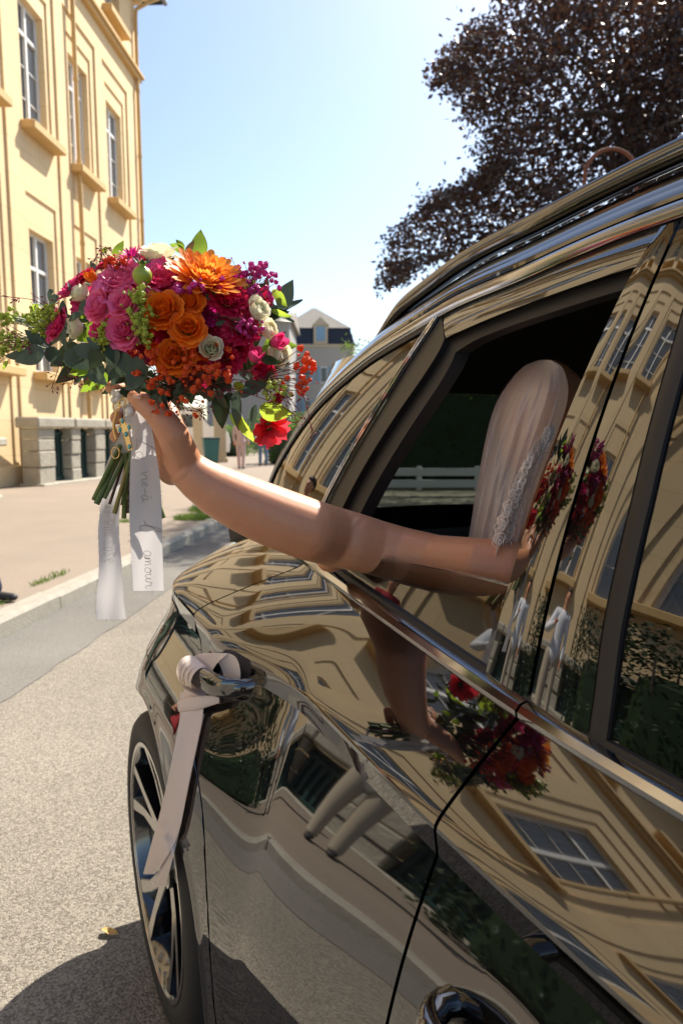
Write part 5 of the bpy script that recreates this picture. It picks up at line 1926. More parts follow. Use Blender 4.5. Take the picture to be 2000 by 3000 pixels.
# lace edging on the veil: small looping threads
M['lace'] = mat('lace_thread', (0.85, 0.76, 0.70), rough=0.8)
lc = MB()
rl = random.Random(3)
for k in range(300):
    v = rl.uniform(985, 1250)
    tb = float(np.interp(v, [985, 1080, 1160, 1250], [0.86, 0.72, 0.62, 0.58]))
    tw = float(np.interp(v, [985, 1100, 1250], [0.10, 0.20, 0.34]))
    t = tb + (rl.random() - 0.3) * tw
    c = veil_pt(min(0.98, t), v, 0)
    r = rl.uniform(0.003, 0.008)
    a0 = rl.random() * 6.28
    pts = []
    for q in range(9):
        a = a0 + q * 0.75
        rr_ = r * (1 - q * 0.07)
        pts.append(c + Vector((math.cos(a) * rr_, -0.0015 - 0.001 * rl.random(), math.sin(a) * rr_ * 1.2)))
    lc.tube(pts, 0.0009, 4, cap=False)
lo = kind(lc.build('lace', M['lace'], None), 'stuff')
child(lo, bride)

# ------------------------------------------------------------------ ribbon round the bouquet
def cloth_mat(name, c, transl=0.35, weave=900):
    m = leafmat(name, c, rough=0.7, transl=transl, noise_c=tuple(x * 0.93 for x in c), scale=weave)
    return m
M['ribbon'] = cloth_mat('raw_silk_ribbon', (0.74, 0.71, 0.70), 0.42)
M['blush'] = cloth_mat('blush_satin_ribbon', (0.86, 0.75, 0.70), 0.25)
M['goldink'] = mat('gold_script_ink', (0.12, 0.10, 0.07), rough=0.4, metal=0.5)
M['paleink'] = mat('pale_print_ink', (0.26, 0.24, 0.22), rough=0.6)
M['fray'] = mat('frayed_thread', (0.45, 0.42, 0.38), rough=0.9)
rib = empty('bouquet_ribbon', at(306, 960, 1.07))
tag(rib, 'frayed white ribbon hanging from the bouquet stems with handwritten script', 'ribbon')
_ro = rib.location.copy()
def cloth_strip(name, m, rows_uvYw, parent, org, n=60, nu=9, wave=0.003, fringe=True, seed=0, edge_m=None):
    """rows: (u_left, u_right, v, Y_left, Y_right) down the strip"""
    r_ = random.Random(seed)
    cols = list(zip(*rows_uvYw))
    ts = np.linspace(0, 1, len(rows_uvYw))
    fs = [spline(ts, c) for c in cols]
    grid = []
    for j in range(n):
        t = j / (n - 1)
        ul, ur, v, Yl, Yr = [f(t) for f in fs]
        row = []
        for i in range(nu):
            s = i / (nu - 1)
            row.append(at(lerp(ul, ur, s), v, lerp(Yl, Yr, s) + wave * math.sin(t * 9 + s * 5) * math.sin(math.pi * s)) - org)
        grid.append(row)
    mb = MB(); mb.grid(grid)
    o = mb.build(name, m, parent, smooth=True)
    if fringe:
        fb = MB()
        for j in range(2, n - 1):
            for k in range(3):
                for side in (0, nu - 1):
                    p = grid[j][side].lerp(grid[j + 1][side], r_.random()) if j + 1 < n else grid[j][side]
                    inn = grid[j][1 if side == 0 else nu - 2]
                    d = (grid[j][side] - inn).normalized()
                    e = p + d * r_.uniform(0.0012, 0.0034) + Vector((0, 0, r_.uniform(-.001, .001)))
                    fb.tube([p - d * 0.001, e], 0.00016, 3, cap=False)
        for i in range(nu - 1):
            for k in range(3):
                p = grid[-1][i].lerp(grid[-1][i + 1], r_.random())
                fb.tube([p, p + Vector((r_.uniform(-.001, .001), 0, -r_.uniform(.001, .006)))], 0.00016, 3, cap=False)
        kind(fb.build('frayed_edge', edge_m or M['fray'], o), 'stuff')
    return o, grid
# wrap round the stems
wr = MB()
rows = []
for j in range(7):
    v = lerp(925, 992, j / 6)
    rows.append([at(306 + math.cos(a) * (25 - j), v + 10 * math.sin(a + 0.5), 1.105 - math.sin(a) * 0.024) - _ro for a in np.linspace(-0.3, math.pi + 0.5, 22)])
wr.grid(rows)
wr.build('ribbon_wrap', M['ribbon'], rib, smooth=True)
kn = MB()
KV = [at(304 + a, b, 1.045) - _ro for a, b in ((0, 0),)]
tailL, gL = cloth_strip('ribbon_tail', M['ribbon'], [(288, 330, 930, 1.075, 1.065), (286, 340, 970, 1.07, 1.06), (268, 330, 1015, 1.09, 1.08), (246, 300, 1065, 1.125, 1.125), (236, 284, 1110, 1.13, 1.135), (232, 276, 1160, 1.125, 1.13), (226, 274, 1225, 1.10, 1.10), (228, 280, 1300, 1.075, 1.08), (222, 284, 1370, 1.07, 1.075), (222, 290, 1422, 1.065, 1.075)], rib, _ro, seed=4)
tailR, gR = cloth_strip('ribbon_tail', M['ribbon'], [(290, 332, 928, 1.062, 1.055), (300, 345, 965, 1.055, 1.05), (304, 352, 1000, 1.052, 1.048), (300, 362, 1060, 1.05, 1.046), (298, 370, 1130, 1.05, 1.046), (298, 372, 1200, 1.05, 1.048), (302, 374, 1280, 1.05, 1.05), (306, 377, 1357, 1.05, 1.052)], rib, _ro, seed=6)

# stroke letters (x to the right, y up, unit height)
GL = {
 'a': [[(.55, .62), (.3, .7), (.08, .45), (.15, .08), (.4, .05), (.55, .35), (.58, .65), (.56, .2), (.7, .05), (.85, .2)]],
 'm': [[(.0, .1), (.1, .65), (.12, .1), (.2, .5), (.35, .66), (.42, .4), (.42, .08), (.5, .5), (.65, .66), (.74, .4), (.74, .1), (.9, .15)]],
 'o': [[(.4, .66), (.15, .5), (.12, .15), (.35, .04), (.58, .25), (.5, .6), (.35, .62), (.6, .55), (.85, .6)]],
 'u': [[(.05, .62), (.08, .2), (.25, .05), (.45, .3), (.5, .65), (.5, .2), (.62, .05), (.8, .2)]],
 'r': [[(.05, .1), (.15, .62), (.2, .72), (.28, .55), (.5, .6), (.48, .25), (.6, .05), (.8, .15)]],
 'l': [[(-.2, .35), (.1, .5), (.55, 1.35), (.75, 1.75), (.62, 1.9), (.42, 1.5), (.2, .6), (.22, .1), (.4, .02), (.62, .2)]],
 'v': [[(.05, .62), (.2, .65), (.28, .08), (.5, .4), (.58, .68), (.75, .6)]],
 'i': [[(.1, .5), (.2, .64), (.22, .2), (.32, .05), (.5, .2)], [(.27, .9), (.29, .93)]],
 'e': [[(.05, .3), (.4, .42), (.42, .62), (.22, .64), (.12, .3), (.25, .06), (.55, .2)]],
 "'": [[(.1, 1.5), (.05, 1.2)]], '-': [[(.0, .35), (.6, .38)]],
 'L': [[(.0, .5), (.3, .7), (.8, 1.7), (.95, 1.9), (.75, 1.75), (.4, .7), (.1, .05), (.5, .1), (1.0, .0)]],
 'à': [[(.55, .62), (.3, .7), (.08, .45), (.15, .08), (.4, .05), (.55, .35), (.58, .65), (.56, .2), (.7, .05), (.85, .2)], [(.2, 1.1), (.4, .9)]],
 ' ': [],
 '1': [[(.15, .8), (.35, 1.0), (.35, 0)]], '3': [[(.1, .9), (.4, 1.0), (.55, .75), (.3, .52), (.58, .28), (.4, .0), (.08, .1)]],
 'J': [[(.5, 1.0), (.5, .15), (.3, 0), (.1, .15)]], 'U': [[(.1, 1.0), (.1, .25), (.35, 0), (.6, .25), (.6, 1.0)]], 'I': [[(.2, 0), (.2, 1.0)]], 'N': [[(.1, 0), (.1, 1.0), (.6, 0), (.6, 1.0)]],
 '2': [[(.1, .8), (.35, 1.0), (.55, .75), (.1, 0), (.6, 0)]], '0': [[(.35, 1.0), (.1, .6), (.15, .1), (.35, 0), (.58, .3), (.52, .85), (.35, 1.0)]], '6': [[(.5, 1.0), (.2, .6), (.1, .25), (.35, 0), (.58, .25), (.35, .5), (.12, .3)]]}
GW = {"'": .3, '-': .7, 'I': .45, '1': .55, 'i': .5, 'm': .95, ' ': .5, 'L': 1.0, 'l': .6}
def write(text, grid, v0, size, s_base, up, m, name, parent, lift=0.0008, r=0.00030):
    """writes down the strip; up=+1: letter tops to the right, -1 mirrored"""
    mb = MB()
    n, nu = len(grid), len(grid[0])
    # arc length down the strip centre
    cl = [grid[j][nu // 2] for j in range(n)]
    acc = [0.0]
    for a, b in zip(cl[:-1], cl[1:]):
        acc.append(acc[-1] + (b - a).length)
    W = (grid[n // 2][-1] - grid[n // 2][0]).length
    def pt(x, y):
        d = v0 + x * size
        j = float(np.interp(d, acc, range(n)))
        s = s_base + up * y * size / W
        s = min(max(s, 0.02), 0.98)
        j0 = min(int(j), n - 2); f = j - j0
        i0 = min(int(s * (nu - 1)), nu - 2); g_ = s * (nu - 1) - i0
        p = grid[j0][i0].lerp(grid[j0][i0 + 1], g_).lerp(grid[j0 + 1][i0].lerp(grid[j0 + 1][i0 + 1], g_), f)
        return p + Vector((0, -lift, 0))
    x = 0.0
    for ch in text:
        for st in GL[ch]:
            if len(st) > 2 and ch.islower():
                st = [(p.x, p.y) for p in catmull([(a, b, 0) for a, b in st], len(st) * 4)]
            mb.tube([pt(x + a, b) for a, b in st], r, 4)
        x += GW.get(ch, .72)
    mb.build(name, m, parent)
write("amour", gR, 0.228, 0.0155, 0.40, 1, M['goldink'], 'lettering', tailR)
write("l'", gR, 0.186, 0.020, 0.30, 1, M['goldink'], 'lettering', tailR)
write("vie-à", gR, 0.105, 0.014, 0.38, 1, M['paleink'], 'lettering', tailR)
write("La", gR, 0.055, 0.020, 0.18, 1, M['paleink'], 'lettering', tailR)
write("13 JUIN 2026", gL, 0.205, 0.0135, 0.66, -1, M['paleink'], 'lettering', tailL, r=0.00022)

# ------------------------------------------------------------------ pearl and gold rosary bracelet over the fingers
M['pearl'] = mat('pearl', (0.72, 0.66, 0.58), rough=0.18, coat=0.8, sss=0.2, sss_rad=(.002, .002, .002))
M['gold'] = mat('gold', (0.75, 0.47, 0.18), rough=0.22, metal=1.0)
M['turq'] = mat('turquoise_stone', (0.10, 0.38, 0.36), rough=0.1, coat=1.0)
br = empty('rosary', at(285, 950, 1.05))
tag(br, 'pearl and gold rosary with a jewelled cross looped over the fingers', 'rosary')
_o2 = br.location.copy()
def bead(u, v, Y, r, m, nm):
    mb = MB()
    c = at(u, v, Y) - _o2
    mb.add([c + q * r for q in ICO2[0]], ICO2[1])
    return mb.build(nm, m, br, smooth=True)
for (u, v, Y, r) in ((264, 903, 1.07, .0062), (275, 904, 1.066, .0066), (263, 919, 1.07, .0058), (272, 917, 1.064, .0056), (300, 945, 1.035, .0080)):
    bead(u, v, Y, r, M['pearl'], 'pearl')
for k in range(15):
    t = k / 14
    bead(270 - 8 * math.sin(t * 2.8), 945 + 62 * t, 1.075, .0027, M['gold'], 'gold_bead')
mb = MB()
mb.tube([at(268 + 8 * math.cos(a), 932 + 14 * math.sin(a), 1.068) - _o2 for a in np.linspace(0, 6.28, 24)], .0011, 6)
mb.build('gold_ring', M['gold'], br, smooth=True)
mb = MB()
mb.tube([at(281 + 7 * math.cos(a), 925 + 9 * math.sin(a), 1.05) - _o2 for a in np.linspace(0, 6.28, 24)], .0010, 6)
mb.build('gold_ring', M['gold'], br, smooth=True)
# the cross, leaning with its lower arm to the left
def crosspt(a, b, dz=0.0):
    ang = rad(15)
    x = a * math.cos(ang) - b * math.sin(ang); y = a * math.sin(ang) + b * math.cos(ang)
    return at(286 - x * 1.0, 984 + y, 1.030 + dz) - _o2
def cbox(mb, a0, a1, b0, b1, d0, d1):
    V = [crosspt(a, b, d) for d in (d0, d1) for a, b in ((a0, b0), (a1, b0), (a1, b1), (a0, b1))]
    mb.add(V, [(0, 1, 2, 3), (4, 7, 6, 5), (0, 4, 5, 1), (1, 5, 6, 2), (2, 6, 7, 3), (3, 7, 4, 0)])
mb = MB(); cbox(mb, -5.5, 5.5, -24, 52, 0, .003); cro = mb.build('cross', M['gold'], br)
mb = MB(); cbox(mb, -17, -5.6, -7, 6, 0, .003); mb.build('cross_arm', M['gold'], br)
mb = MB(); cbox(mb, 5.6, 17, -7, 6, 0, .003); mb.build('cross_arm', M['gold'], br)
for (a, b) in ((0, -18), (-11, 0), (11, 0), (0, 14), (0, 44)):
    c = crosspt(a, b, -.0008)
    mb = MB(); mb.add([c + Vector((q.x * .0028, q.y * .0018, q.z * .0042)) for q in ICO2[0]], ICO2[1])
    mb.build('stone', M['turq'], br, smooth=True)
for k in range(22):
    b = -23 + k * 3.5
    for a in (-6.2, 6.2):
        if abs(b) < 9: continue
        c = crosspt(a, b, 0.0)
        mb = MB(); mb.add([c + q * .0011 for q in ICO1[0]], ICO1[1])
        mb.build('gold_bead', M['gold'], br, smooth=True)
mb = MB()
mb.tube([at(266 + 9 * math.cos(a), 1040 + 13 * math.sin(a), 1.085) - _o2 for a in np.linspace(0, 6.28, 24)], .0012, 6)
mb.build('gold_ring', M['gold'], br, smooth=True)

# ------------------------------------------------------------------ ribbon tied to the door handle
hrb = empty('handle_ribbon', c2w(1.20, 0.32, 0.87))
tag(hrb, 'blush satin ribbon knotted round the rear door handle with a long tail', 'ribbon')
_h = hrb.location.copy()
def hpt(s, n, z): return c2w(s, n, z) - _h
def band(name, path, width_dir, w, th=0.0, m=None, nu=5):
    """flat ribbon along a car-frame path; width_dir per point"""
    rows = []
    P3 = catmull([hpt(*p) for p in path], len(path) * 6)
    Wd = catmull([Vector(d) for d in width_dir], len(path) * 6)
    for p, d in zip(P3, Wd):
        d = (Vector((-sa, ca, 0)) * d.x + Vector((ca, sa, 0)) * d.y + Vector((0, 0, 1)) * d.z)
        rows.append([p + d * w * (i / (nu - 1) - 0.5) for i in range(nu)])
    mb = MB(); mb.grid(rows)
    return mb.build(name, m or M['blush'], hrb, smooth=True)
# turns round the rear half of the bar
def bar_n(s): return base_n(s, 0.88 - z_crease(s)) - 0.040
for k in range(4):
    s = 1.195 + k * 0.014
    pth = []
    for q in range(13):
        a = 2 * math.pi * q / 12
        pth.append((s + 0.003 * math.sin(q + k), bar_n(s) + (0.021 + .001 * k) * math.cos(a), 0.880 + (0.0265 + 0.001 * k) * math.sin(a)))
    band('ribbon_turn', pth, [(1, 0, 0.12)] * 13, 0.021)
# the tail falling towards the wheel
def on_body(u, v, off):
    """point of the photograph just in front of the car's side"""
    o_ = Vector((0, 0, CAM_H))
    d = at(u, v, 1.0) - o_
    t_, st_ = 0.80, 0.016
    for k in range(120):
        p = o_ + d * t_
        s, n = -sa * p.x + ca * p.y, ca * p.x + sa * p.y
        lim = min(n_side(s, p.z) if p.z < z_belt(s) else 9, 9) - off
        if (s - WC) ** 2 + (p.z - WZ) ** 2 < (ARCH - .004) ** 2:
            lim = 0.262 - off
        if n > lim:
            if st_ < 0.0015:
                return p
            t_ -= st_; st_ *= 0.25
        t_ += st_
    return p
def tail_px(name, rows, seed, plane=False):
    cols = list(zip(*rows)); ts = np.linspace(0, 1, len(rows)); fs = [spline(ts, c) for c in cols]
    g_ = []
    for j in range(40):
        t = j / 39
        ul, ur, v, Yl, Yr = [f(t) for f in fs]
        g_.append([(on_body if plane else at)(lerp(ul, ur, s), v, lerp(Yl, Yr, s) + .0015 * math.sin(t * 7 + s * 4)) - _h for s in (0, .25, .5, .75, 1)])
    mb = MB(); mb.grid(g_)
    return mb.build(name, M['blush'], hrb, smooth=True)
YH = 1.105
tail_px('ribbon_tail', [(413, 466, 1590, .020, .016), (414, 466, 1640, .018, .014), (404, 455, 1700, .016, .012), (392, 442, 1760, .014, .010), (372, 424, 1850, .014, .010), (350, 404, 1930, .016, .012), (329, 356, 2008, .020, .016)], 1, True)
tail_px('ribbon_tail', [(440, 470, 1640, .012, .008), (430, 452, 1720, .008, .006), (405, 425, 1850, .008, .006), (380, 400, 1960, .008, .006), (350, 380, 2035, .010, .008)], 2, True)
tail_px('ribbon_loop', [(468, 522, 1500, .030, .020), (444, 515, 1508, .034, .026), (431, 494, 1530, .034, .030), (427, 480, 1565, .030, .028), (420, 472, 1600, .024, .022), (413, 466, 1640, .018, .014)], 3, True)
tail_px('ribbon_loop', [(468, 522, 1500, .030, .020), (490, 540, 1508, .022, .014), (506, 550, 1530, .018, .012), (514, 552, 1560, .016, .010), (510, 545, 1590, .014, .010)], 4, True)
kb = MB()
rows = []
for i in range(10):
    t = i / 9
    c = on_body(lerp(410, 500, t), lerp(1622, 1606, t), .026)
    rr_ = 0.012 * (0.75 + 0.35 * math.sin(t * 3 + .5))
    rows.append([c - _h + Vector((0.004 * math.cos(a), -rr_ * .7 * math.cos(a), rr_ * math.sin(a))) for a in np.linspace(0, 6.283, 13)])
kb.grid(rows)
kb.build('knot', M['blush'], hrb, smooth=True)
# ------------------------------------------------------------------ low stone wall with piers, railings and coping in front of the building
def stone_wall(x0, y0, x1, y1, label, gap=0.62, pier=0.50, seed=1, z0=0.115, zc=1.40, cop=0.24):
    d = Vector((x1 - x0, y1 - y0, 0)); Lw = d.length
    root = empty('stone_wall', (x0, y0, z0), math.atan2(d.y, d.x) - math.pi / 2)
    tag(root, label, 'wall')
    r = random.Random(seed)
    # local y along the wall, +x towards the street
    y = 0.0
    H = zc - z0
    while y < Lw:
        w = pier * r.uniform(0.8, 1.25)
        z = 0.0
        while z < H - 0.02:
            h = min(r.uniform(0.24, 0.42), H - z)
            if H - z - h < 0.12:
                h = H - z
            mb = MB()
            mb.bbox(-0.22 + r.uniform(-.012, .012), 0.22 + r.uniform(-.02, .02), y + r.uniform(0, .015), y + w - r.uniform(0, .015), z + 0.004, z + h - 0.006, 0.022)
            mb.build('stone', M['stone'], root)
            z += h
        # railing in the gap
        g0, g1 = y + w, y + w + gap
        mb = MB()
        mb.box(-0.05, 0.0, g0, g1, 0.08, 0.14); mb.box(-0.05, 0.0, g0, g1, H - 0.16, H - 0.10)
        mb.build('rail', M['greenmetal'], root)
        mb = MB(); mb.box(-0.12, -0.09, g0, g1, 0.02, H - 0.01); mb.build('panel', M['greenmetal'], root)
        nb = int(gap / 0.11)
        for k in range(nb):
            yy = lerp(g0, g1, (k + 0.5) / nb)
            mb = MB(); mb.box(-0.036, -0.012, yy - 0.028, yy + 0.028, 0.141, H - 0.161)
            mb.build('bar', M['greenmetal'], root)
        y += w + gap
    yy = -0.08
    while yy < Lw:
        l = r.uniform(1.0, 1.5)
        mb = MB(); mb.bbox(-0.30, 0.31 + r.uniform(-.015, .015), yy, yy + l - 0.012, H + 0.002, H + cop + r.uniform(-.008, .008), 0.03)
        mb.build('coping_stone', M['stone'], root)
        yy += l
    mb = MB(); mb.bbox(-0.28, 0.34, -0.05, Lw, -0.10, 0.05, 0.02)
    mb.build('plinth', M['stone'], root)
    return root
stone_wall(-6.85, 15.2, -5.75, 20.6, 'low stone wall with thick coping and green bars before the cream building', seed=2)
stone_wall(-6.45, -3.0, -6.55, 12.6, 'long low stone wall with piers and green railings running beside the pavement', seed=5, gap=0.75, pier=0.7, zc=1.05, cop=0.16)

# ------------------------------------------------------------------ background things
M['creamstone'] = mat('cream_pillar', (0.52, 0.44, 0.31), rough=0.85, noise=(6, 0.6, 4, (0.42, 0.35, 0.25)))
M['white'] = mat('white_paint', (0.75, 0.75, 0.74), rough=0.35, coat=0.4)
M['teal'] = mat('teal_plastic', (0.03, 0.14, 0.14), rough=0.5)
M['palewall'] = mat('pale_house_render', (0.40, 0.38, 0.335), rough=0.9, noise=(0.7, 0.6, 5, (0.35, 0.335, 0.30)))
M['greywall'] = mat('grey_house_render', (0.30, 0.295, 0.28), rough=0.9, noise=(0.7, 0.6, 5, (0.26, 0.255, 0.24)))
M['rooftile'] = mat('old_roof_tiles', (0.26, 0.235, 0.20), rough=0.9, noise=[(2.5, 0.8, 6, (0.20, 0.18, 0.155)), (14, 0.5, 3, (0.32, 0.29, 0.25))])
M['mansard'] = mat('blue_black_slate', (0.012, 0.014, 0.026), rough=0.6, noise=(5, 0.6, 4, (0.02, 0.023, 0.04)))
M['shutter'] = mat('blue_shutter', (0.20, 0.34, 0.46), rough=0.6)
M['darkglass'] = mat('dark_window_glass', (0.04, 0.05, 0.05), rough=0.05, ior=1.6)

def pillar_thing(u, D, h, w, label):
    p = at(u, 1000, D)
    root = empty('gate_pillar', (p.x, D, 0.115), 0.2)
    tag(root, label, 'pillar')
    mb = MB(); mb.bbox(-w / 2, w / 2, -w / 2, w / 2, 0, h, 0.02); mb.build('shaft', M['creamstone'], root)
    mb = MB(); mb.bbox(-w / 2 - .06, w / 2 + .06, -w / 2 - .06, w / 2 + .06, h + .002, h + .12, 0.02); mb.build('cap', M['creamstone'], root)
    mb = MB(); mb.bbox(-w / 2 - .05, w / 2 + .05, -w / 2 - .05, w / 2 + .05, -0.05, .18, 0.02); mb.build('foot', M['creamstone'], root)
pillar_thing(505, 27.0, 2.0, 0.46, 'cream stone gate pillar nearer the car on the far pavement')
pillar_thing(455, 30.0, 2.1, 0.42, 'cream stone gate pillar beside the white van')

# white van, parked at the end of the street
p = at(405, 1000, 33)
van = empty('van', (p.x, 33.0, 0.0), rad(8))
tag(van, 'white high-roofed van parked far down the street behind the bouquet', 'van')
mb = MB()
prof = [(-2.4, 0.35), (-2.4, 2.30), (-2.2, 2.45), (0.9, 2.45), (1.6, 1.55), (2.45, 1.25), (2.55, 0.85), (2.5, 0.35)]
V = [(x, y, z) for y in (-0.95, 0.95) for x, z in prof]
n_ = len(prof)
mb.add(V, [tuple(range(n_)), tuple(range(2 * n_ - 1, n_ - 1, -1))] + [(k, n_ + k, n_ + (k + 1) % n_, (k + 1) % n_) for k in range(n_)])
vb = mb.build('body', M['white'], van)
mb = MB(); mb.add([(1.02, -.85, 2.28), (1.02, .85, 2.28), (1.62, .85, 1.545), (1.62, -.85, 1.545)], [(0, 1, 2, 3)]); 
ws_ = mb.build('windscreen', M['darkglass'], van); ws_.location = (0.02, 0, 0.02)
for sy in (-1, 1):
    mb = MB(); mb.box(0.15, 1.0, sy * 0.952 - .004, sy * 0.952 + .004, 1.5, 2.1); mb.build('side_window', M['darkglass'], van)
    for x in (-1.5, 1.6):
        mb = MB(); mb.lathe([(0.01, -.1), (0.2, -.11), (0.33, -.1), (0.34, 0), (0.33, .1), (0.2, .11), (0.01, .1)], 24, 'y')
        w_ = mb.build('wheel', M['tyre'], van, smooth=True, sharp=40); w_.location = (x, sy * .86, .34)

# wheelie bin
p = at(484, 1000, 25)
bn = empty('bin', (p.x, 25.0, 0.115), 0.3)
tag(bn, 'teal wheeled rubbish bin standing before the gate pillar', 'bin')
mb = MB()
V = [(sx * w, sy * d_, z) for z, w, d_ in ((0.08, .22, .24), (0.92, .28, .33)) for sx, sy in ((-1, -1), (1, -1), (1, 1), (-1, 1))]
mb.add(V, [(0, 3, 2, 1), (4, 5, 6, 7), (0, 1, 5, 4), (1, 2, 6, 5), (2, 3, 7, 6), (3, 0, 4, 7)])
mb.build('body', M['teal'], bn)
mb = MB(); mb.bbox(-.30, .30, -.37, .35, .922, .99, .02); mb.build('lid', M['greenmetal'], bn)
for sx in (-1, 1):
    mb = MB(); mb.lathe([(.01, -.03), (.1, -.03), (.1, .03), (.01, .03)], 14, 'x'); w_ = mb.build('wheel', M['tyre'], bn); w_.location = (sx * .2, .26, .1)

# the mansard house
def house(name, u0, u1, D, v_eave, v_break, v_top, wallm, label, shutters=True):
    a, b = at(u0, v_eave, D), at(u1, v_eave, D)
    ze = a.z; zk = at(u0, v_break, D).z; zt = at(u0, v_top, D).z
    cx = (a.x + b.x) / 2; hw = (b.x - a.x) / 2
    dp = hw * 1.0
    root = empty(name, (cx, D + dp, 0), 0)
    tag(root, label, 'house')
    mb = MB(); mb.box(-hw * .97, hw * .97, -dp, dp, 0, ze); mb.build('wall', wallm, root)
    mb = MB()
    k = 0.90
    V = [(sx * hw * s, sy * dp * s, z) for z, s in ((ze, 1.03), (zk, k)) for sx, sy in ((-1, -1), (1, -1), (1, 1), (-1, 1))]
    mb.add(V, [(0, 1, 5, 4), (1, 2, 6, 5), (2, 3, 7, 6), (3, 0, 4, 7)])
    mb.build('mansard_slope', M['mansard'], root)
    mb = MB()
    V = [(sx * hw * (k + .03), sy * dp * (k + .03), zk) for sx, sy in ((-1, -1), (1, -1), (1, 1), (-1, 1))] + [(-hw * .12, 0, zt), (-hw * .02, 0, zt)]
    mb.add(V, [(0, 1, 5, 4), (2, 3, 4, 5), (1, 2, 5), (3, 0, 4), (0, 3, 2, 1)])
    mb.build('roof', M['rooftile'], root)
    mb = MB(); mb.box(-hw * 1.02, hw * 1.02, -dp * 1.02, dp * 1.02, ze - .28, ze - .02); mb.build('cornice', M['creamstone'], root)
    # dormer
    dw = hw * 0.14; dx = hw * 0.14
    mb = MB(); mb.box(dx - dw * 1.3, dx + dw * 1.3, -dp * 1.04, -dp * .6, ze, zk + .2)
    V = [(dx - dw * 1.5, -dp * 1.06, zk + .2), (dx + dw * 1.5, -dp * 1.06, zk + .2), (dx, -dp * 1.06, zk + .9), (dx - dw * 1.5, -dp * .4, zk + .2), (dx + dw * 1.5, -dp * .4, zk + .2), (dx, -dp * .4, zk + .9)]
    mb.add(V, [(0, 1, 2), (5, 4, 3), (0, 2, 5, 3), (1, 4, 5, 2)])
    dm = mb.build('dormer', M['creamstone'], root)
    mb = MB(); mb.box(dx - dw * .8, dx + dw * .8, -dp * 1.05, -dp * 1.045, ze + .25, zk + .05); mb.build('pane', M['shutter'], dm)
    # windows with shutters
    for fz in (0.30, 0.62):
        for fx in (-0.62, -0.2, 0.22, 0.64):
            x = fx * hw; z = ze * fz
            w_, h_ = hw * .085, ze * .16
            mb = MB(); mb.box(x - w_, x + w_, -dp - .04, -dp - .005, z, z + h_); wi = mb.build('window', M['winframe'], root)
            mb = MB(); mb.box(x - w_ * .8, x + w_ * .8, -dp - .05, -dp - .045, z + .1, z + h_ - .1); mb.build('pane', M['darkglass'], wi)
            if shutters:
                for sg in (-1, 1):
                    mb = MB(); mb.box(x + sg * w_ * 1.6 - w_ * .5, x + sg * w_ * 1.6 + w_ * .5, -dp - .07, -dp - .03, z, z + h_); mb.build('shutter', M['shutter'], wi)
    return root
house('mansard_house', 636, 812, 62, 790, 752, 692, M['palewall'], 'pale house with dark mansard and grey tiled roof behind the car')
ch = empty('tall_grey_house', (at(560, 990, 52).x, 52 + 4, 0))
tag(ch, 'plain grey house end standing between the bouquet and the mansard house', 'house')
a, b = at(470, 700, 52), at(664, 735, 52)
mb = MB(); mb.box(a.x - ch.location.x, b.x - ch.location.x, -4, 4, 0, b.z); mb.build('wall', M['greywall'], ch)
mb = MB()
x0, x1, zt = a.x - ch.location.x - .3, b.x - ch.location.x + .3, b.z
mb.add([(x0, -4.4, zt), (x1, -4.4, zt), (x1, 4.4, zt), (x0, 4.4, zt), (x0, 0, zt + 1.2), (x1, 0, zt + 1.2)], [(0, 1, 5, 4), (2, 3, 4, 5), (1, 2, 5), (3, 0, 4), (0, 3, 2, 1)])
mb.build('roof', M['rooftile'], ch)

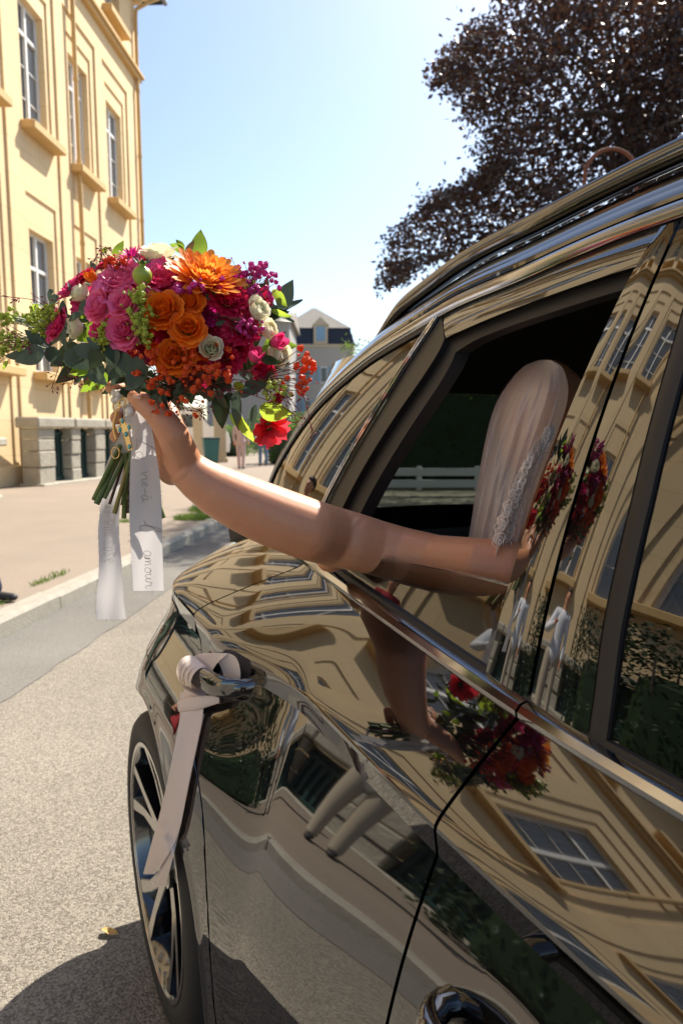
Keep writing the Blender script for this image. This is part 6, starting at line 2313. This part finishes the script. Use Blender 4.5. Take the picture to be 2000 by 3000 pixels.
# ------------------------------------------------------------------ people on the pavement
def human(name, x, y, rz, h, top_m, leg_m, shoe_m, skin_m, hair_m, label, z0=0.115, dress=False, walk=0.0, arms=0.0, voxel=0.012, long_hair=False, cam=False, group=None):
    """standing figure: body is one skin, clothes and hair are its children"""
    k = h / 1.75
    root_p = Vector((x, y, z0))
    R = Matrix.Rotation(rz, 3, 'Z')
    T = lambda a, b, c: root_p + R @ Vector((a * k, b * k, c * k))   # figure faces -y
    body = MB(); leg = MB(); top = MB(); shoe = MB(); hair = MB()
    w = walk
    hip = 0.95
    for sg in (-1, 1):
        f = w * sg
        kn = T(sg * .10, -0.16 * f - .02 * abs(f), .50); an = T(sg * .10, -0.30 * f + .10 * max(0, -f), .09 + 0.05 * max(0, -f))
        hp = T(sg * .095, 0, hip - .05)
        capsule(body, hp, .078 * k, kn, .052 * k); capsule(body, kn, .052 * k, an, .037 * k)
        if not dress:
            capsule(leg, hp, .092 * k, kn, .070 * k); capsule(leg, kn, .068 * k, an + Vector((0, 0, .01)), .056 * k)
        capsule(shoe, an + R @ Vector((0, .03 * k, -.045 * k)), .042 * k, an + R @ Vector((0, -.15 * k, -.055 * k)), .033 * k, flat=((0, 0, 1), .85))
        sh = T(sg * .185, 0, 1.40)
        if cam:
            el = T(sg * .26, -.10, 1.14); hd = T(sg * .09, -.22, 1.28)
        elif arms > 0 and sg > 0:
            el = T(sg * .24, -.08, 1.16); hd = T(sg * .14, -.28, 1.24)
        else:
            el = T(sg * .235, .03 + .05 * f, 1.13); hd = T(sg * .235, -.05 + .10 * f, .90)
        capsule(body, sh, .048 * k, el, .038 * k); capsule(body, el, .037 * k, hd, .026 * k)
        dv = (hd - el).normalized()
        ellipsoid(body, hd + dv * .05 * k, .034 * k, .026 * k, .055 * k)
        for q in range(4):
            a_ = hd + dv * .08 * k + R @ Vector(((q - 1.5) * .016 * k, 0, 0))
            capsule(body, a_, .0085 * k, a_ + dv * (.055 - .006 * abs(q - 1.4)) * k + R @ Vector((0, -.012, 0)), .0075 * k, 8)
        capsule(body, hd + dv * .03 * k, .012 * k, hd + dv * .07 * k + R @ Vector((-sg * .035 * k, -.01, 0)), .009 * k, 8)
        if not dress:
            capsule(top, sh, .062 * k, el, .052 * k); capsule(top, el, .051 * k, el.lerp(hd, .92), .040 * k)
        else:
            capsule(top, sh, .058 * k, sh.lerp(el, .45), .055 * k)
    capsule(body, T(0, 0, hip - .02), .13 * k, T(0, 0, 1.12), .115 * k, flat=(R @ Vector((0, 1, 0)), .75))
    capsule(body, T(0, 0, 1.12), .12 * k, T(0, 0, 1.34), .13 * k, flat=(R @ Vector((0, 1, 0)), .75))
    capsule(body, T(-.13, 0, 1.40), .06 * k, T(.13, 0, 1.40), .06 * k)
    capsule(body, T(0, .01, 1.42), .055 * k, T(0, -.005, 1.54), .050 * k)
    ellipsoid(body, T(0, -.015, 1.635), .074 * k, .092 * k, .112 * k, R)
    capsule(body, T(0, -.06, 1.57), .038 * k, T(0, -.075, 1.555), .030 * k)
    capsule(body, T(0, -.108, 1.645), .010 * k, T(0, -.122, 1.618), .013 * k)
    for sg in (-1, 1):
        ellipsoid(body, T(sg * .076, .0, 1.63), .012 * k, .022 * k, .032 * k, R)
    capsule(top, T(0, 0, hip - (.02 if not dress else 0)), .150 * k, T(0, 0, 1.12), .133 * k, flat=(R @ Vector((0, 1, 0)), .8))
    capsule(top, T(0, 0, 1.12), .137 * k, T(0, 0, 1.33), .148 * k, flat=(R @ Vector((0, 1, 0)), .8))
    capsule(top, T(-.13, 0, 1.395), .072 * k, T(.13, 0, 1.395), .072 * k)
    if dress:
        for q in range(7):
            t = q / 6
            capsule(top, T(0, 0, lerp(1.0, .5, t)), (.15 + .10 * t) * k, T(0, 0, lerp(.95, .45, t)), (.16 + .10 * t) * k, flat=(R @ Vector((0, 1, 0)), .8))
    ellipsoid(hair, T(0, .028, 1.672), .088 * k, .098 * k, .098 * k, R)
    ellipsoid(hair, T(0, -.02, 1.712), .078 * k, .085 * k, .052 * k, R)
    if long_hair:
        capsule(hair, T(0, .06, 1.64), .075 * k, T(0, .085, 1.42), .06 * k)
    o = grow(name, body, skin_m, voxel * 0.75, 4, origin=root_p)
    tag(o, label, 'person', group)
    child(grow('dress' if dress else 'shirt', top, top_m, voxel, 4), o)
    if not dress:
        child(grow('trousers', leg, leg_m, voxel, 3), o)
    child(grow('shoes', shoe, shoe_m, voxel * .7, 2), o)
    child(grow('hair', hair, hair_m, voxel, 2), o)
    # eyes and mouth
    em = MB()
    for sg in (-1, 1):
        c = T(sg * .031, -.098, 1.645)
        em.add([c + q * .0075 * k for q in ICO1[0]], ICO1[1])
    child(em.build('eyes', M['hair'], None, smooth=True), o)
    mm = MB(); ellipsoid(mm, T(0, -.101, 1.578), .024 * k, .010 * k, .007 * k, R)
    child(mm.build('mouth', M['lips'], None, smooth=True), o)
    return o
M['lips'] = mat('lips', (0.35, 0.09, 0.07), rough=0.5)
M['navy'] = mat('navy_cloth', (0.012, 0.016, 0.045), rough=0.85, bump=(40, .3, .01))
M['whitecloth'] = mat('white_cotton', (0.72, 0.73, 0.76), rough=0.9, bump=(30, .4, .01))
M['redcloth'] = mat('red_cloth', (0.30, 0.015, 0.02), rough=0.85, bump=(30, .4, .01))
M['greencloth'] = mat('sage_cloth', (0.09, 0.13, 0.08), rough=0.85, bump=(30, .4, .01))
M['pinkcloth'] = mat('pale_pink_cloth', (0.55, 0.40, 0.38), rough=0.85)
M['bluecloth'] = mat('denim_cloth', (0.10, 0.17, 0.28), rough=0.85)
M['beige'] = mat('beige_chinos', (0.42, 0.36, 0.27), rough=0.85)
M['blackcloth'] = mat('black_cloth', (0.010, 0.010, 0.011), rough=0.85, bump=(30, .4, .01))
M['sneaker'] = mat('black_white_sneaker', (0.02, 0.02, 0.022), rough=0.6)
M['sole'] = mat('white_rubber_sole', (0.70, 0.69, 0.66), rough=0.6)
M['hairfair'] = mat('fair_hair', (0.16, 0.10, 0.05), rough=0.5)

# the walker whose foot enters the frame on the left
pw = at(-25, 1375, 4.8)
wk = human('person', -2.80, 4.80, rad(80), 1.72, M['navy'], M['navy'], M['sneaker'], M['skin'], M['hair'], 'person in navy trousers and black and white sneakers stepping in at the left edge', walk=1.0)
# people the car reflects, standing on the pavement to the left
human('person', -4.1, 2.3, rad(75), 1.80, M['whitecloth'], M['beige'], M['sneaker'], M['skin'], M['hair'], 'man-sized figure in white shirt and beige trousers reflected in the side glass', arms=1)
human('person', -4.6, 3.9, rad(70), 1.66, M['redcloth'], M['redcloth'], M['sneaker'], M['skin'], M['hair'], 'figure in a dark red dress reflected in the rear door', dress=True, long_hair=True)
human('person', -4.0, 5.3, rad(60), 1.68, M['greencloth'], M['greencloth'], M['sneaker'], M['skin'], M['hairfair'], 'figure in a sage green dress reflected in the rear door', dress=True, long_hair=True)
# far figures
pf1 = at(553, 1000, 22); human('person', pf1.x, 22.0, rad(170), 1.68, M['pinkcloth'], M['pinkcloth'], M['sneaker'], M['skin'], M['hair'], 'distant walker in pale pink clothes beyond the raised wrist', walk=0.3, voxel=.02)
pf2 = at(604, 1000, 24); human('person', pf2.x, 24.0, rad(200), 1.72, M['whitecloth'], M['bluecloth'], M['sneaker'], M['skin'], M['hair'], 'distant person in white top and blue jeans beside the hedge', walk=0.2, voxel=.02)
# the photographer, in dark clothes behind the camera
human('person', 0.02, -0.36, rad(180), 1.62, M['blackcloth'], M['blackcloth'], M['sneaker'], M['skin'], M['hair'], 'photographer in black clothes standing behind the camera', z0=0.0, cam=True)
# ------------------------------------------------------------------ copper beech, hedges, fence, rusty arch
M['beech'] = leafmat('copper_beech_leaf', (0.018, 0.0095, 0.009), transl=0.25, noise_c=(0.036, 0.018, 0.014), scale=0.6, lightc=(0.075, 0.034, 0.02), rough=0.32)
M['bark'] = mat('beech_bark', (0.055, 0.048, 0.042), rough=0.9, noise=(8, .6, 4, (.09, .08, .07)), bump=(20, .5, .02))
M['hedgeleaf'] = leafmat('hedge_leaf', (0.035, 0.075, 0.014), transl=0.35, noise_c=(0.07, 0.12, 0.02), scale=0.8, lightc=(0.15, 0.25, 0.03))
def inside(poly, x, y):
    c = False
    n = len(poly)
    for i in range(n):
        x1, y1 = poly[i]; x2, y2 = poly[(i + 1) % n]
        if (y1 > y) != (y2 > y) and x < (x2 - x1) * (y - y1) / (y2 - y1) + x1:
            c = not c
    return c
crown = [(1125, -60), (1140, 40), (1085, 85), (1045, 110), (1008, 160), (1060, 195), (1090, 255), (1118, 325), (1150, 365), (1120, 395), (1045, 430), (1010, 455), (940, 505), (908, 560), (893, 650), (912, 640), (938, 585), (985, 590), (1010, 640), (1080, 700), (1400, 700), (2100, 700), (2300, 200), (2000, -500), (1400, -420)]
tree = empty('copper_beech', (7.2, 15.5, 0.115))
tag(tree, 'large dark copper beech tree leaning over the car from the right', 'tree')
_t = tree.location.copy()
rt = random.Random(77)
twigs = MB()
tips = []
LV, LF = [], []
def add_leaf(p, size, r_):
    d = Vector((r_.gauss(0, 1), r_.gauss(0, 1), r_.gauss(0, .8) - .2)).normalized()
    w = d.cross(Vector((r_.gauss(0, 1), r_.gauss(0, 1), r_.gauss(0, 1)))).normalized()
    b = len(LV)
    LV.extend([p, p + d * size * .5 + w * size * .30, p + d * size, p + d * size * .5 - w * size * .30])
    LF.append((b, b + 1, b + 2, b + 3))
n_ok = 0
while n_ok < 430:
    u = rt.uniform(885, 1620) if rt.random() < 0.80 else rt.uniform(1600, 2250)
    v = rt.uniform(-120, 690) if u < 1650 else rt.uniform(-450, 690)
    if not inside(crown, u, v):
        continue
    n_ok += 1
    # distance to the outline decides how tight the spray is
    D = rt.uniform(12.0, 17.5)
    c = at(u, v, D)
    tips.append(c)
    droop = Vector((rt.uniform(-.5, .1), rt.uniform(-.3, .3), rt.uniform(-.55, .1)))
    near_edge = not (inside(crown, u - 45, v) and inside(crown, u, v + 45) and inside(crown, u, v - 45))
    sg = 0.15 if near_edge else 0.32
    cnt = 55 if near_edge else 125
    for k in range(cnt):
        t = rt.random()
        p = c + droop * (t - .4) * (0.9 if near_edge else 1.3) + Vector((rt.gauss(0, sg), rt.gauss(0, sg), rt.gauss(0, sg * .8)))
        add_leaf(p - _t, rt.uniform(.085, .15), rt)
    twigs.tube([c + droop * .5 - _t, c - _t, c - droop * .8 + Vector((.5, .1, .1)) - _t], [.004, .008, .014], 4, cap=False)
# loose sprays along the ragged left edge
edge_pts = [(1130, 10), (1090, 85), (1045, 110), (1005, 160), (1060, 200), (1090, 255), (1118, 325), (1150, 365), (1120, 395), (1045, 430), (1000, 460), (940, 505), (908, 560), (895, 650), (938, 585), (985, 600)]
for k in range(120):
    i = rt.randrange(len(edge_pts) - 1)
    a, b = edge_pts[i], edge_pts[i + 1]
    t = rt.random()
    u, v = lerp(a[0], b[0], t), lerp(a[1], b[1], t)
    D = rt.uniform(12.0, 15.0)
    ln = rt.uniform(25, 75)
    an = rt.uniform(2.4, 3.9)
    p0 = at(u + 45, v + rt.uniform(-20, 10), D); p1 = at(u + math.cos(an) * ln * .6, v - math.sin(an) * ln * .4 + rt.uniform(0, 25), D)
    twigs.tube([p0 - _t, p0.lerp(p1, .5) + Vector((0, 0, .05)) - _t, p1 - _t], [.010, .006, .003], 4, cap=False)
    for q in range(36):
        p = p0.lerp(p1, rt.random() ** .7) + Vector((rt.gauss(0, .07), rt.gauss(0, .1), rt.gauss(0, .06)))
        add_leaf(p - _t, rt.uniform(.06, .11), rt)
# limbs run from the trunk to groups of tips
trunk = MB()
base = Vector((7.2, 15.5, 0.0))
tp = [base, base + Vector((-.1, -.1, 2.2)), base + Vector((-.3, -.2, 4.6)), base + Vector((-.5, -.4, 7.0)), base + Vector((-.3, -.2, 10.0))]
trunk.tube([p - _t for p in catmull(tp, 20)], [lerp(.42, .12, i / 19) for i in range(20)], 14)
tko = trunk.build('trunk', M['bark'], tree, smooth=True)
lim = MB()
for k in range(30):
    e = tips[k * 9 % len(tips)]
    st = base + Vector((-.35, -.2, rt.uniform(3.2, 8.5)))
    mid = st.lerp(e, .55) + Vector((0, 0, rt.uniform(.3, 1.0)))
    P3 = catmull([st, mid, e], 10)
    lim.tube([p - _t for p in P3], [lerp(.085, .012, i / 9) for i in range(10)], 6, cap=False)
kind(lim.build('limbs', M['bark'], tko, smooth=True), 'stuff')
kind(twigs.build('twigs', M['bark'], tko), 'stuff')
me = make_obj('crown', LV, LF, M['beech'], tree)

def bush(name, cx, cy, lx, ly, h, n, label, cat='hedge', size=.07, z0=.1, m=None, seed=1):
    r_ = random.Random(seed)
    o0 = Vector((cx, cy, z0))
    root = empty(name, o0)
    tag(root, label, cat)
    V, F = [], []
    for _ in range(n):
        q = Vector((r_.uniform(-1, 1), r_.uniform(-1, 1), r_.uniform(0, 1)))
        # keep leaves near the shell
        sh = max(abs(q.x), abs(q.y), q.z)
        q = q / max(sh, .05) * r_.uniform(.80, 1.04)
        p = Vector((q.x * lx, q.y * ly, max(.02, q.z * h)))
        p += Vector((mnoise.noise(p * 1.7), mnoise.noise(p * 1.7 + Vector((9, 0, 0))), mnoise.noise(p * 1.7 + Vector((0, 9, 0))))) * .25
        d = Vector((r_.gauss(0, 1), r_.gauss(0, 1), r_.gauss(0, 1))).normalized()
        w = d.cross(Vector((r_.gauss(0, 1), r_.gauss(0, 1), r_.gauss(0, 1)))).normalized()
        s = size * r_.uniform(.6, 1.3)
        b = len(V)
        V.extend([p, p + d * s * .5 + w * s * .3, p + d * s, p + d * s * .5 - w * s * .3]); F.append((b, b + 1, b + 2, b + 3))
    lo_ = make_obj('foliage', V, F, m or M['hedgeleaf'], root)
    mb = MB()
    for k in range(8):
        x, y = r_.uniform(-lx * .7, lx * .7), r_.uniform(-ly * .7, ly * .7)
        mb = MB(); mb.tube([(x, y, 0), (x * 1.05, y, h * .5), (x * 1.1 + .05, y * 1.1, h * .85)], [.03, .02, .008], 5)
        mb.build('stem', M['bark'], root)
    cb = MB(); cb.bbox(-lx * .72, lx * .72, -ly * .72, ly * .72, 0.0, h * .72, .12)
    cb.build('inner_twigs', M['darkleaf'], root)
    return root
bush('hedge', 3.6, 17.5, 3.4, .7, 3.4, 14000, 'dark clipped hedge under the copper beech seen through the car', seed=3)
pb = at(650, 1000, 26)
bush('shrub', pb.x, 26.0, .7, .7, 1.7, 1800, 'small round green shrub beside the car tail far down the street', 'shrub', .1, seed=4)
pb = at(530, 1000, 34)
bush('shrub', pb.x, 34.0, 1.0, .8, 1.5, 1800, 'green shrub behind the distant gate pillars', 'shrub', .1, seed=6)
pb = at(700, 1000, 40)
bush('hedge', pb.x, 40.0, 3.2, .8, 2.2, 5000, 'long green hedge far behind the tail of the car', 'hedge', .12, seed=8)
# out-of-view dark hedge on the left, added to darken the front door's reflection
bush('hedge', -5.65, 0.7, .45, 1.3, 1.75, 5000, 'dense dark hedge added out of view by the long low stone wall to darken the front door reflection', seed=9, m=M['darkleaf'])
# white rail fence across the street
fn = empty('fence', (4.0, 14.2, .115))
tag(fn, 'low white two-rail fence on the far side seen through the car windows', 'fence')
for k in range(7):
    mb = MB(); mb.bbox(-3.6 + k * 1.2 - .05, -3.6 + k * 1.2 + .05, -.05, .05, 0, .5, .01); mb.build('post', M['white'], fn)
for z in (.06, .30):
    mb = MB(); mb.bbox(-3.7, 3.7, -.09, -.052, z, z + .16, .008); mb.build('rail', M['white'], fn)
# rusty arch above the roof line
M['rust'] = mat('rusty_iron', (0.16, 0.055, 0.028), rough=0.8, noise=(30, .7, 4, (.10, .035, .02)))
pa, pb_ = at(1340, 450, 8.0), at(1462, 400, 8.0)
ar = empty('arch', ((pa.x + pb_.x) / 2, 8.0, .115))
tag(ar, 'rusty iron hoop rising above the car roof in front of the tree', 'arch')
hw = (pb_.x - pa.x) / 2
ztop = at(1405, 342, 8.0).z - .115
pts = [(-hw - .05, 0, 0), (-hw - .02, 0, ztop * .5), (-hw, 0, ztop - hw * 1.25)]
for a in np.linspace(math.pi * .95, math.pi * .05, 11):
    pts.append((math.cos(a) * hw * .98, 0, ztop - hw * .95 + math.sin(a) * hw * .95))
pts += [(hw, 0, ztop - hw * 1.25), (hw + .02, 0, ztop * .5), (hw + .05, 0, 0)]
mb = MB(); mb.tube(catmull(pts, 60), .022, 8)
mb.build('hoop', M['rust'], ar, smooth=True)
mb = MB(); mb.tube([(-hw - .02, 0, ztop * .5), (hw + .02, 0, ztop * .5)], .014, 8); mb.build('crossbar', M['rust'], ar, smooth=True)
# a dry leaf lying on the road by the wheel
dl = leaf_mesh('dry_leaf', mat('dry_leaf_brown', (0.42, 0.27, 0.09), rough=.8), .055, .012, .5, .2, .5, 3, .003)
o = bpy.data.objects.new('fallen_leaf', dl); COL.objects.link(o)
tp_ = at(235, 2136, 1.0); dd = tp_ - Vector((0, 0, CAM_H)); g_ = Vector((0, 0, CAM_H)) + dd * (-(CAM_H - .008) / dd.z)
o.location = g_; o.rotation_euler = (rad(85), 0, rad(70))
tag(o, 'dry yellow leaf lying on the road beside the rear wheel', 'leaf')
